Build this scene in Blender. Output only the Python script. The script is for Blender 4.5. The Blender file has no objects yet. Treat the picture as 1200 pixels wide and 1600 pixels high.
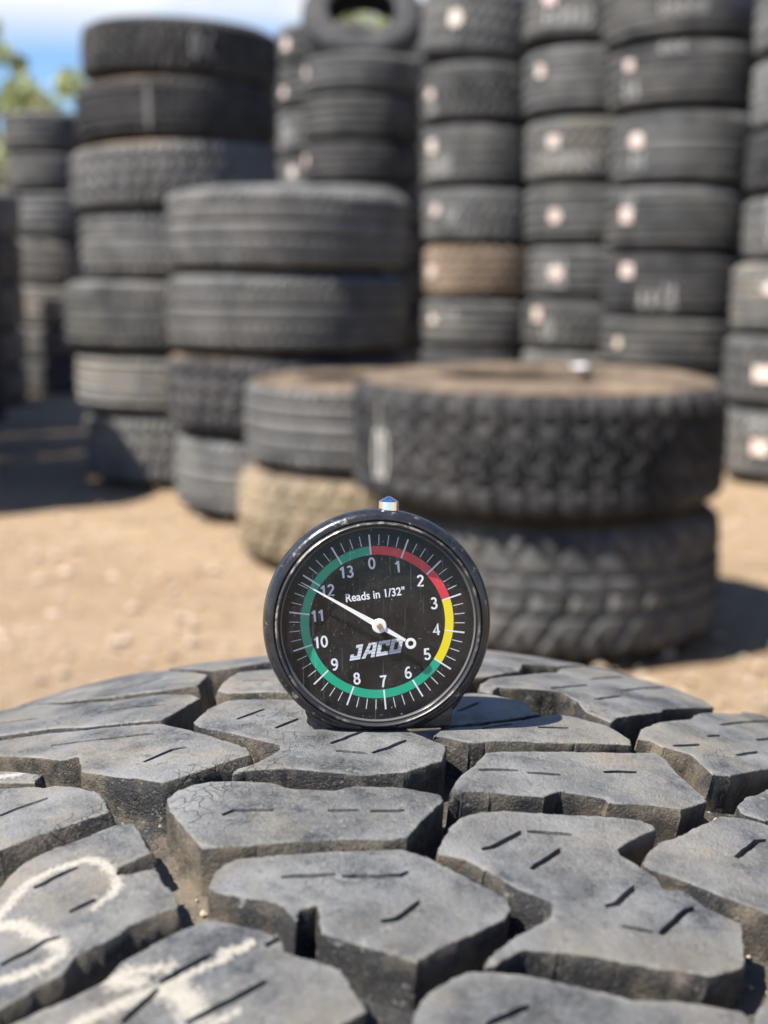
import bpy, bmesh, math, random
import numpy as np
from mathutils import Vector, Matrix
from mathutils.geometry import delaunay_2d_cdt
random.seed(7); rng = np.random.default_rng(7)
PI = math.pi
sc = bpy.context.scene

# ---------------------------------------------------------------- camera, sky, sun, exposure
HC = .8329
PITCH = math.radians(10.37)
cam_d = bpy.data.cameras.new('camera'); cam = bpy.data.objects.new('camera', cam_d)
sc.collection.objects.link(cam); sc.camera = cam
cam_d.sensor_fit = 'VERTICAL'; cam_d.sensor_height = 36; cam_d.sensor_width = 27
cam_d.lens = 2050/1600*36
cam_d.clip_start = .02; cam_d.clip_end = 2000
cam.location = (0, 0, HC); cam.rotation_euler = (PI/2 - PITCH, 0, 0)
cam_d.dof.use_dof = True; cam_d.dof.focus_distance = .292; cam_d.dof.aperture_fstop = 13.0
cam_d.dof.aperture_blades = 0

SUN_EL = math.radians(58); SUN_AZ = math.radians(62)          # azimuth: left of and behind the camera
SD = Vector((-math.cos(SUN_EL)*math.sin(SUN_AZ), -math.cos(SUN_EL)*math.cos(SUN_AZ), math.sin(SUN_EL)))
sun_d = bpy.data.lights.new('sun', 'SUN'); sun = bpy.data.objects.new('sun', sun_d); sc.collection.objects.link(sun)
sun_d.energy = 5.0; sun_d.angle = math.radians(.5); sun_d.color = (1, .94, .86)
sun.rotation_euler = (-SD).to_track_quat('-Z', 'Y').to_euler()

w = bpy.data.worlds.new('World'); sc.world = w; w.use_nodes = True
nt = w.node_tree; nt.nodes.clear()
def N(nt, t, **k):
    n = nt.nodes.new(t)
    for a, b in k.items(): setattr(n, a, b)
    return n
sky = N(nt, 'ShaderNodeTexSky', sky_type='NISHITA', sun_disc=False, sun_elevation=SUN_EL,
        sun_rotation=math.atan2(SD.x, SD.y), air_density=1.0, dust_density=.1, ozone_density=3)
tc = N(nt, 'ShaderNodeTexCoord')
mp = N(nt, 'ShaderNodeMapping'); mp.inputs['Scale'].default_value = (1, 1, 3.4); mp.inputs['Location'].default_value = (.55, .1, .35)
cn = N(nt, 'ShaderNodeTexNoise'); cn.inputs['Scale'].default_value = 2.1; cn.inputs['Detail'].default_value = 7; cn.inputs['Roughness'].default_value = .55
cr = N(nt, 'ShaderNodeValToRGB'); cr.color_ramp.elements[0].position = .54; cr.color_ramp.elements[1].position = .68
mx = N(nt, 'ShaderNodeMixRGB'); mx.inputs[2].default_value = (9.5, 9.7, 10, 1)
bg = N(nt, 'ShaderNodeBackground'); bg.inputs[1].default_value = .05
wo = N(nt, 'ShaderNodeOutputWorld')
L = nt.links.new
L(tc.outputs['Generated'], mp.inputs[0]); L(mp.outputs[0], cn.inputs['Vector']); 
hb = N(nt, 'ShaderNodeMapRange'); hb.inputs[1].default_value = .2; hb.inputs[2].default_value = .42; hb.inputs[3].default_value = .16; hb.inputs[4].default_value = -.12
hs = N(nt, 'ShaderNodeSeparateXYZ'); L(tc.outputs['Generated'], hs.inputs[0]); L(hs.outputs[2], hb.inputs[0])
ha = N(nt, 'ShaderNodeMath', operation='ADD'); L(cn.outputs['Fac'], ha.inputs[0]); L(hb.outputs[0], ha.inputs[1]); L(ha.outputs[0], cr.inputs[0])
sz = N(nt, 'ShaderNodeSeparateXYZ'); L(tc.outputs['Generated'], sz.inputs[0])
el = N(nt, 'ShaderNodeMapRange'); el.inputs[1].default_value = .15; el.inputs[2].default_value = .185; L(sz.outputs[2], el.inputs[0])
cm = N(nt, 'ShaderNodeMath', operation='MULTIPLY'); L(cr.outputs[0], cm.inputs[0]); L(el.outputs[0], cm.inputs[1])
ti = N(nt, 'ShaderNodeMixRGB', blend_type='MULTIPLY'); ti.inputs[0].default_value = 1; ti.inputs[2].default_value = (1.15, 1.36, 1.66, 1); L(sky.outputs[0], ti.inputs[1])
L(cm.outputs[0], mx.inputs[0]); L(ti.outputs[0], mx.inputs[1]); L(mx.outputs[0], bg.inputs[0]); L(bg.outputs[0], wo.inputs[0])

vs = sc.view_settings; vs.view_transform = 'Standard'; vs.look = 'None'; vs.gamma = 1; vs.use_curve_mapping = False
vs.exposure = 1.08
sc.render.engine = 'CYCLES'; sc.cycles.use_denoising = True; sc.cycles.max_bounces = 8; sc.cycles.transparent_max_bounces = 12
sc.cycles.caustics_reflective = False; sc.cycles.caustics_refractive = False

# ---------------------------------------------------------------- helpers
def link(o, parent=None):
    sc.collection.objects.link(o)
    if parent is not None: o.parent = parent
    return o
def thing(name, label, cat, loc=(0,0,0), rot=(0,0,0), group=None):
    o = bpy.data.objects.new(name, None); o.empty_display_size = .05
    o.location = loc; o.rotation_euler = rot; o['label'] = label; o['category'] = cat
    if group: o['group'] = group
    return link(o)
def mesh(name, v, f, mats, smooth=True, sharp=None):
    me = bpy.data.meshes.new(name); me.from_pydata([tuple(p) for p in v], [], f)
    for m in (mats if isinstance(mats, (list, tuple)) else [mats]): me.materials.append(m)
    if smooth:
        me.polygons.foreach_set('use_smooth', [True]*len(me.polygons))
        if sharp: me.set_sharp_from_angle(angle=math.radians(sharp))
    me.update(); return me
def obj(name, me, parent=None, label=None, kind=None):
    o = bpy.data.objects.new(name, me); link(o, parent)
    if label: o['label'] = label
    if kind: o['kind'] = kind
    return o
def lathe(prof, n=96, axis='z', closed=False):
    """revolve (r, z) points round the z axis"""
    v, f = [], []
    m = len(prof)
    for i in range(n):
        a = 2*PI*i/n
        for r, z in prof: v.append((r*math.cos(a), r*math.sin(a), z))
    for i in range(n):
        for j in range(m - (0 if closed else 1)):
            a, b = i*m+j, i*m+(j+1) % m; c, d = ((i+1) % n)*m+(j+1) % m, ((i+1) % n)*m+j
            f.append((a, d, c, b))
    return v, f

# ---------------------------------------------------------------- materials
def mat(name):
    m = bpy.data.materials.new(name); m.use_nodes = True
    nt = m.node_tree; b = nt.nodes['Principled BSDF']; return m, nt, b
def noise(nt, vec, scale, detail=4, rough=.55, lo=None, hi=None, c=(0, 1)):
    n = N(nt, 'ShaderNodeTexNoise'); n.inputs['Scale'].default_value = scale; n.inputs['Detail'].default_value = detail
    n.inputs['Roughness'].default_value = rough; nt.links.new(vec, n.inputs['Vector'])
    if lo is None: return n.outputs['Fac']
    r = N(nt, 'ShaderNodeMapRange'); r.clamp = True
    r.inputs[1].default_value = lo; r.inputs[2].default_value = hi; r.inputs[3].default_value = c[0]; r.inputs[4].default_value = c[1]
    nt.links.new(n.outputs['Fac'], r.inputs[0]); return r.outputs[0]
def mixc(nt, fac, a, b):
    m = N(nt, 'ShaderNodeMixRGB')
    for s, v in ((0, fac), (1, a), (2, b)):
        if hasattr(v, 'is_linked') or hasattr(v, 'links'): nt.links.new(v, m.inputs[s])
        else: m.inputs[s].default_value = v if s == 0 else (*v, 1)
    return m.outputs[0]
def math_(nt, op, a, b, clamp=False):
    m = N(nt, 'ShaderNodeMath', operation=op); m.use_clamp = clamp
    for s, v in ((0, a), (1, b)):
        if hasattr(v, 'links'): nt.links.new(v, m.inputs[s])
        else: m.inputs[s].default_value = v
    return m.outputs[0]
def bump(nt, b, height, strength, dist):
    n = N(nt, 'ShaderNodeBump'); n.inputs['Strength'].default_value = strength; n.inputs['Distance'].default_value = dist
    nt.links.new(height, n.inputs['Height']); nt.links.new(n.outputs[0], b.inputs['Normal']); return n
def pos(nt): return N(nt, 'ShaderNodeNewGeometry').outputs['Position']

def plain(name, col, rough=.5, metal=0, spec=.5):
    m, nt, b = mat(name); b.inputs['Base Color'].default_value = (*col, 1); b.inputs['Roughness'].default_value = rough
    b.inputs['Metallic'].default_value = metal; b.inputs['Specular IOR Level'].default_value = spec; return m

def near_rubber():
    """weathered tread rubber: grey blue bloom, tan dust on walls and edges, chalk where the attribute says"""
    m, nt, b = mat('weathered_tread_rubber'); P = pos(nt); Ln = nt.links.new
    base = mixc(nt, noise(nt, P, 60, 7, .7, .39, .63), (.036, .042, .048), (.225, .228, .222))
    base = mixc(nt, noise(nt, P, 28, 6, .7, .46, .66, (0, .8)), base, (.255, .22, .165))
    base = mixc(nt, noise(nt, P, 190, 5, .7, .52, .72, (0, .6)), base, (.22, .22, .215))
    base = mixc(nt, noise(nt, P, 240, 5, .7, .55, .72, (0, .75)), base, (.022, .023, .026))
    base = mixc(nt, noise(nt, P, 1300, 4, .75, .45, .70, (0, .45)), base, (.27, .275, .275))
    base = mixc(nt, noise(nt, P, 13, 5, .6, .50, .66, (0, .35)), base, (.06, .058, .056))
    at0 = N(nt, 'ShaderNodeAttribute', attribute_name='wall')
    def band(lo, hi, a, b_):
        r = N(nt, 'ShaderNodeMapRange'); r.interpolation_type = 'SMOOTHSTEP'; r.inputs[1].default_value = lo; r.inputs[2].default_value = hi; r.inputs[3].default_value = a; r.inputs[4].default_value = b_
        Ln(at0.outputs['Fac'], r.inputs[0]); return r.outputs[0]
    edge = math_(nt, 'MULTIPLY', band(.08, .28, 0, 1), band(.45, .6, 1, 0))
    base = mixc(nt, math_(nt, 'MULTIPLY', edge, noise(nt, P, 130, 5, .7, .42, .62, (0, .6))), base, (.27, .26, .235))  # edges lightened: worn rubber plus the light they catch, put into the colour
    base = mixc(nt, band(.42, .68, 0, .95), base, (.026, .026, .027))  # walls and groove floor: fresh black rubber, painted darker to deepen their shade
    base = mixc(nt, noise(nt, P, 420, 3, .6, .64, .70, (0, .6)), base, (.27, .26, .23))
    # hairline cracks
    vo = N(nt, 'ShaderNodeTexVoronoi', feature='DISTANCE_TO_EDGE'); vo.inputs['Scale'].default_value = 260; 
    wn = N(nt, 'ShaderNodeTexNoise'); wn.inputs['Scale'].default_value = 90; Ln(P, wn.inputs['Vector'])
    wv = N(nt, 'ShaderNodeVectorMath', operation='SCALE'); wv.inputs['Scale'].default_value = .018; Ln(wn.outputs['Color'], wv.inputs[0])
    wa = N(nt, 'ShaderNodeVectorMath', operation='ADD'); Ln(P, wa.inputs[0]); Ln(wv.outputs[0], wa.inputs[1]); Ln(wa.outputs[0], vo.inputs['Vector'])
    ck = N(nt, 'ShaderNodeMapRange'); ck.inputs[1].default_value = 0; ck.inputs[2].default_value = .035; ck.inputs[3].default_value = .4; ck.inputs[4].default_value = 0; Ln(vo.outputs['Distance'], ck.inputs[0])
    ckm = math_(nt, 'MULTIPLY', ck.outputs[0], noise(nt, P, 35, 3, .6, .58, .66))
    base = mixc(nt, ckm, base, (.02, .02, .022))
    at = N(nt, 'ShaderNodeAttribute', attribute_name='wall')
    wd = math_(nt, 'MULTIPLY', band(.3, .7, .08, 1), math_(nt, 'ADD', noise(nt, P, 55, 6, .7, .43, .62, (.0, .8)), math_(nt, 'MULTIPLY', math_(nt, 'GREATER_THAN', at.outputs['Fac'], .97), .35)), True)
    base = mixc(nt, wd, base, (.20, .165, .115))
    sp = math_(nt, 'MULTIPLY', at.outputs['Fac'], noise(nt, P, 1900, 3, .6, .60, .68, (0, .6)), True)
    base = mixc(nt, sp, base, (.36, .31, .23))
    ch = N(nt, 'ShaderNodeAttribute', attribute_name='chalk')
    cs = N(nt, 'ShaderNodeMapRange'); cs.clamp = True; cs.inputs[1].default_value = .12; cs.inputs[2].default_value = .62
    Ln(math_(nt, 'ADD', ch.outputs['Fac'], noise(nt, P, 1300, 5, .8, .3, .7, (-.8, .3))), cs.inputs[0])
    base = mixc(nt, math_(nt, 'MULTIPLY', cs.outputs[0], .85), base, (.46, .425, .355))
    Ln(base, b.inputs['Base Color'])
    Ln(noise(nt, P, 90, 4, .6, .3, .7, (.36, .62)), b.inputs['Roughness']); b.inputs['Specular IOR Level'].default_value = .30
    h = math_(nt, 'ADD', math_(nt, 'MULTIPLY', noise(nt, P, 1500, 5, .7), .5), math_(nt, 'MULTIPLY', noise(nt, P, 220, 5, .65), .6))
    h = math_(nt, 'SUBTRACT', h, math_(nt, 'MULTIPLY', ckm, .8))
    bump(nt, b, h, 1.0, .0012); return m

def far_rubber(name, c1, c2, dust, amt, scale=9):
    m, nt, b = mat(name); P = pos(nt)
    oi = N(nt, 'ShaderNodeObjectInfo'); 
    base = mixc(nt, noise(nt, P, scale, 5, .6, .35, .66), c1, c2)
    hv = N(nt, 'ShaderNodeHueSaturation'); nt.links.new(base, hv.inputs['Color'])
    nt.links.new(math_(nt, 'ADD', math_(nt, 'MULTIPLY', oi.outputs['Random'], .75), .62), hv.inputs['Value']); base = hv.outputs[0]
    base = mixc(nt, noise(nt, P, 5, 6, .65, .42, .72, (0, amt)), base, dust)
    base = mixc(nt, noise(nt, P, 60, 3, .65, .60, .74, (0, .5*amt)), base, tuple(min(1, x*1.5) for x in dust))
    nt.links.new(base, b.inputs['Base Color']); b.inputs['Roughness'].default_value = .7; b.inputs['Specular IOR Level'].default_value = .14
    bump(nt, b, noise(nt, P, 160, 5, .6), .4, .003); return m

M = dict(
    near=near_rubber(),
    black=far_rubber('tire_rubber_black', (.030, .031, .034), (.070, .071, .073), (.14, .125, .11), .4),
    grey=far_rubber('tire_rubber_greyed', (.066, .068, .069), (.138, .139, .137), (.21, .195, .165), .5),
    pale=far_rubber('tire_rubber_dusty', (.11, .11, .107), (.20, .196, .185), (.26, .23, .18), .6),
    tan=far_rubber('tire_rubber_muddy', (.15, .125, .085), (.24, .195, .135), (.33, .26, .17), .9),
    brown=far_rubber('tire_rubber_rusty_brown', (.11, .085, .062), (.25, .19, .14), (.34, .27, .20), .6, 26),
    dustside=far_rubber('dusty_sidewall_rubber', (.075, .06, .048), (.19, .145, .10), (.30, .22, .15), .8),
    liner=plain('tire_inner_liner', (.022, .022, .024), .55),
    chrome=plain('chrome', (.85, .85, .88), .07, 1),
)

# ---------------------------------------------------------------- ground
def make_ground():
    m, nt, b = mat('dry_tan_gravel_ground'); P = pos(nt)
    c = mixc(nt, noise(nt, P, 1.3, 6, .6, .35, .65), (.37, .255, .152), (.48, .352, .225))
    c = mixc(nt, noise(nt, P, 22, 6, .75, .5, .72, (0, .8)), c, (.58, .47, .345))
    c = mixc(nt, noise(nt, P, 34, 4, .7, .56, .66, (0, .85)), c, (.22, .16, .12))
    c = mixc(nt, noise(nt, P, 5, 4, .6, .55, .7, (0, .5)), c, (.30, .215, .14))
    nt.links.new(c, b.inputs['Base Color']); b.inputs['Roughness'].default_value = .9; b.inputs['Specular IOR Level'].default_value = .2
    bump(nt, b, noise(nt, P, 55, 8, .75), .9, .02)
    n = 120; v, f = [], []
    xs = np.concatenate([np.linspace(-700, -8, 12)[:-1], np.linspace(-8, 8, n), np.linspace(8, 700, 12)[1:]])
    ys = np.concatenate([np.linspace(-60, -1, 8)[:-1], np.linspace(-1, 15, n), np.linspace(15, 1500, 14)[1:]])
    for y in ys:
        for x in xs:
            h = .006*math.sin(x*2.1+y*1.3)+.005*math.sin(x*5.3-y*3.9)+.004*math.sin(x*11+y*9.7) if abs(x) < 9 and -1 <= y < 15 else 0
            v.append((x, y, -.012+h))
    nx = len(xs)
    for j in range(len(ys)-1):
        for i in range(nx-1): f.append((j*nx+i, j*nx+i+1, (j+1)*nx+i+1, (j+1)*nx+i))
    obj('ground', mesh('ground', v, f, m), kind='structure')
    # loose stones
    sm, nt, b = mat('loose_stones'); P = pos(nt)
    c = mixc(nt, noise(nt, P, 14, 3, .6, .35, .65), (.28, .21, .145), (.50, .40, .30)); nt.links.new(c, b.inputs['Base Color']); b.inputs['Roughness'].default_value = .85
    v, f = [], []
    ico = [(0,0,1),(.9,0,.2),(.2,.9,.1),(-.8,.4,.2),(-.5,-.8,.15),(.4,-.8,.2),(0,0,-.6)]
    icf = [(0,1,2),(0,2,3),(0,3,4),(0,4,5),(0,5,1),(6,2,1),(6,3,2),(6,4,3),(6,5,4),(6,1,5)]
    for k in range(9000):
        y = 1.4+(random.random()**1.4)*8; x = (random.random()-.5)*2*(.45*y+.4)
        s = random.choice((.004, .006, .009, .012, .020 if random.random() < .4 else .006))*random.uniform(.7, 1.3); a = random.random()*6.3
        b0 = len(v)
        for p in ico:
            px, py = p[0]*random.uniform(.7, 1.2), p[1]*random.uniform(.7, 1.2)
            v.append((x+s*(px*math.cos(a)-py*math.sin(a)), y+s*(px*math.sin(a)+py*math.cos(a)), -.004+s*p[2]*.6))
        f += [tuple(b0+i for i in t) for t in icf]
    obj('gravel', mesh('gravel', v, f, sm, smooth=False), kind='stuff')
make_ground()

# ---------------------------------------------------------------- the near tire: a mud tread with big separate blocks
R0 = .365; S0 = .01; AX = math.radians(18)
CEN = Vector((-math.cos(AX)*S0, .283+math.sin(AX)*S0, R0))
def profr(w): return R0 - w*w/(2*.5) - np.maximum(0, np.abs(w)-.12)**2*8
def tire_pt(s, w, h):
    """s, w, h in mm: along the tread, across it, above its surface -> tire-local metres"""
    th = s/1000/R0; r = profr(w/1000)+h/1000
    return np.stack([r*np.sin(th), w/1000, r*np.cos(th)], -1)
DEPTH = 9.0
def resample(P, step):
    P = np.asarray(P, float); out = []
    for i in range(len(P)):
        a, b = P[i], P[(i+1) % len(P)]; n = max(1, int(round(np.linalg.norm(b-a)/step)))
        for k in range(n): out.append(a+(b-a)*k/n)
    return np.array(out)
def area(P): x, y = P[:, 0], P[:, 1]; return .5*np.sum(x*np.roll(y, -1)-y*np.roll(x, -1))
def rounded(P, r=.55):
    """cut each corner with a small arc"""
    P = np.asarray(P, float); n = len(P); out = []
    for i in range(n):
        p, a, b = P[i], P[i-1], P[(i+1) % n]
        la, lb = np.linalg.norm(a-p), np.linalg.norm(b-p)
        t = min(r, la*.4, lb*.4); A = p+(a-p)/max(la, 1e-6)*t; Bq = p+(b-p)/max(lb, 1e-6)*t
        for u in (0, .33, .67, 1): out.append((1-u)**2*A+2*u*(1-u)*p+u*u*Bq)
    return np.array(out)
def offset(P, d):
    a, b = np.roll(P, 1, 0), np.roll(P, -1, 0)
    t = b-a; t /= np.maximum(np.linalg.norm(t, axis=1), 1e-6)[:, None]
    return P+np.stack([t[:, 1], -t[:, 0]], 1)*d            # outward for counter-clockwise
def inside(pts, P):
    x, y = pts[:, 0], pts[:, 1]; r = np.zeros(len(pts), bool); n = len(P)
    for i in range(n):
        x1, y1 = P[i]; x2, y2 = P[(i+1) % n]
        if y1 == y2: continue
        c = ((y1 > y) != (y2 > y)) & (x < (x2-x1)*(y-y1)/(y2-y1)+x1); r ^= c
    return r
def seg_dist(pts, line, closed=False):
    line = np.asarray(line, float); d = np.full(len(pts), 1e9); n = len(line)
    for i in range(n if closed else n-1):
        a, b = line[i], line[(i+1) % n]; ab = b-a; t = np.clip(((pts-a)@ab)/max(ab@ab, 1e-9), 0, 1)
        d = np.minimum(d, np.linalg.norm(pts-(a+t[:, None]*ab), axis=1))
    return d
def lowfreq(p, seed):
    """smooth relief from a few sines (mm)"""
    r = np.random.default_rng(seed); h = 0
    for k in range(7):
        f = r.uniform(.12, .75); a = r.uniform(0, 6.28); h = h+np.sin(f*(p[:, 0]*math.cos(a)+p[:, 1]*math.sin(a))+r.uniform(0, 6.28))/(1+f*4)
    return h
def slot(line, wd):
    line = np.asarray(line, float); L_, R_ = [], []
    for i, p in enumerate(line):
        t = line[min(i+1, len(line)-1)]-line[max(i-1, 0)]; t /= max(np.linalg.norm(t), 1e-6); nrm = np.array([-t[1], t[0]])
        k = .38 if i in (0, len(line)-1) else .5
        L_.append(p+nrm*wd*k); R_.append(p-nrm*wd*k)
    return np.array(L_+R_[::-1])
def dens(line, step=2.0):
    line = np.asarray(line, float); out = [line[0]]
    for a, b in zip(line[:-1], line[1:]):
        n = max(1, int(np.linalg.norm(b-a)/step))
        for k in range(1, n+1): out.append(a+(b-a)*k/n)
    out = np.array(out); out[1:-1] += np.random.default_rng(int(abs(line[0][0]*7))).normal(0, .10, out[1:-1].shape); return out

def block_mesh(outline, sipes, chalk, seed, grid=2.2, tilt=True):
    P = np.asarray(outline, float)
    if area(P) < 0: P = P[::-1]
    P = resample(rounded(P), 1.3)
    r = np.random.default_rng(seed)
    P = P+r.normal(0, .10, P.shape)
    chip = np.interp(np.arange(len(P)) % len(P), np.linspace(0, len(P), 26), np.append(r.uniform(0, 1, 25)**3, 0))   # worn bites out of the edge
    rings = [(-.42, 0, 0), (-.16, -.06, .2), (-.02, -.22, .55), (.06, -.5, .8), (.10, -1.6, .70), (.16, -4.2, .70), (.24, -7.6, .85), (.8, -DEPTH-.4, 1)]
    ring_pts = []
    for k, (d, h, wl) in enumerate(rings):
        q = offset(P, d)
        if k < 4: q = q - (offset(P, 1)-P)*(chip*.9)[:, None]
        ring_pts.append(q)
    top = ring_pts[0]
    holes = []
    for l in sipes:
        hl = slot(dens(l), 1.3)
        hp = hl[np.linspace(0, len(hl)-1, len(hl)).astype(int)]
        if inside(hp, top).all() and seg_dist(hp, top, True).min() > .35: holes.append(hp)
        else:
            ls = dens(l, .7); ok = inside(ls, top) & (seg_dist(ls, top, True) > .9)
            if ok.sum() >= 4:
                i = np.where(ok)[0]; holes.append(slot(ls[i[0]:i[-1]+1][::2], 1.3))
    for a in range(len(holes)):                                        # keep slots from touching one another
        for b in range(a):
            if holes[b] is not None and holes[a] is not None and seg_dist(holes[a], holes[b], True).min() < .4:
                m = seg_dist(holes[a], holes[b], True); l = sipes[a]; holes[a] = None
    holes = [h for h in holes if h is not None]
    lo, hi = top.min(0), top.max(0)
    gx, gy = np.meshgrid(np.arange(lo[0], hi[0], grid), np.arange(lo[1], hi[1], grid)); G = np.stack([gx.ravel(), gy.ravel()], 1)
    G = G+r.uniform(-.3, .3, G.shape)*grid*.5
    k = inside(G, top) & (seg_dist(G, top, True) > grid*.4)
    for h in holes: k &= (seg_dist(G, h, True) > .35) & ~inside(G, h)
    G = G[k]
    V = [top]; E = [(i, (i+1) % len(top)) for i in range(len(top))]; n = len(top)
    for h in holes: V.append(h); E += [(n+i, n+(i+1) % len(h)) for i in range(len(h))]; n += len(h)
    V.append(G); V = np.concatenate(V)
    res = delaunay_2d_cdt([Vector(p) for p in V], E, [], 0, 1e-4)
    cv = np.array([tuple(p) for p in res[0]]); cf = np.array([t for t in res[2] if len(t) == 3])
    c = cv[cf].mean(1); k = inside(c, top)
    for h in holes: k &= ~inside(c, h)
    cf = cf[k]
    tl = r.normal(0, .006, 2) if tilt else (0, 0); cc = P.mean(0)
    def relief(p): return .055*lowfreq(p, seed+5)+(p-cc)@np.array(tl)
    def edge_drop(p): return -.10*np.exp(-seg_dist(p, P, True)/1.2)
    verts, hs, wall, faces = [], [], [], []
    verts.append(cv); hs.append(relief(cv)+edge_drop(cv)); wall.append(.30*np.exp(-seg_dist(cv, P, True)/1.8)); faces += [tuple(t) for t in cf]
    n = len(cv); prev = None; m = len(P)
    for (d, h, wl), q in zip(rings, ring_pts):
        verts.append(q); fade = max(0, 1+h/2.)
        hs.append((relief(q)+edge_drop(ring_pts[0])*.999)*1.0*fade+h if h < 0 else relief(q)+edge_drop(q)); wall.append(np.full(m, max(wl, .30)))
        if prev is not None:
            for i in range(m): faces.append((prev+i, n+i, n+(i+1) % m, prev+(i+1) % m))
        prev = n; n += m
    for h in holes:
        mm = len(h); hc = h.mean(0)
        verts += [h, h+(hc-h)*.01]; hs += [relief(h)+edge_drop(h), relief(h)-3.2]; wall += [np.full(mm, .25), np.full(mm, .1)]
        rev = area(h) < 0
        for i in range(mm):
            q = (n+i, n+(i+1) % mm, n+mm+(i+1) % mm, n+mm+i); faces.append(q if rev else q[::-1])
        faces.append(tuple(range(n+mm, n+2*mm)) if not rev else tuple(range(n+2*mm-1, n+mm-1, -1))); n += 2*mm
    V2 = np.concatenate(verts); Hh = np.concatenate(hs); Wl = np.concatenate(wall)
    me = mesh('tread_block', tire_pt(V2[:, 0], V2[:, 1], Hh), faces, M['near'])
    ca = np.zeros(len(V2))
    for line, wd in chalk:
        ca = np.maximum(ca, np.clip(1.1-seg_dist(V2, line)/(wd*1.5), 0, 1))
    ca *= (Hh > -1.5)
    for nm, arr in (('wall', Wl), ('chalk', ca)):
        a = me.attributes.new(nm, 'FLOAT', 'POINT'); a.data.foreach_set('value', arr.astype(np.float32))
    bm = bmesh.new(); bm.from_mesh(me); bmesh.ops.remove_doubles(bm, verts=bm.verts, dist=2e-5)
    bmesh.ops.recalc_face_normals(bm, faces=bm.faces)
    up = sum(((fc.normal.dot(fc.calc_center_median()*Vector((1, 0, 1)))) * fc.calc_area()) for fc in bm.faces)
    if up < 0: bmesh.ops.reverse_faces(bm, faces=bm.faces)
    bm.to_mesh(me); bm.free(); me.set_sharp_from_angle(angle=math.radians(48)); return me

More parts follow.
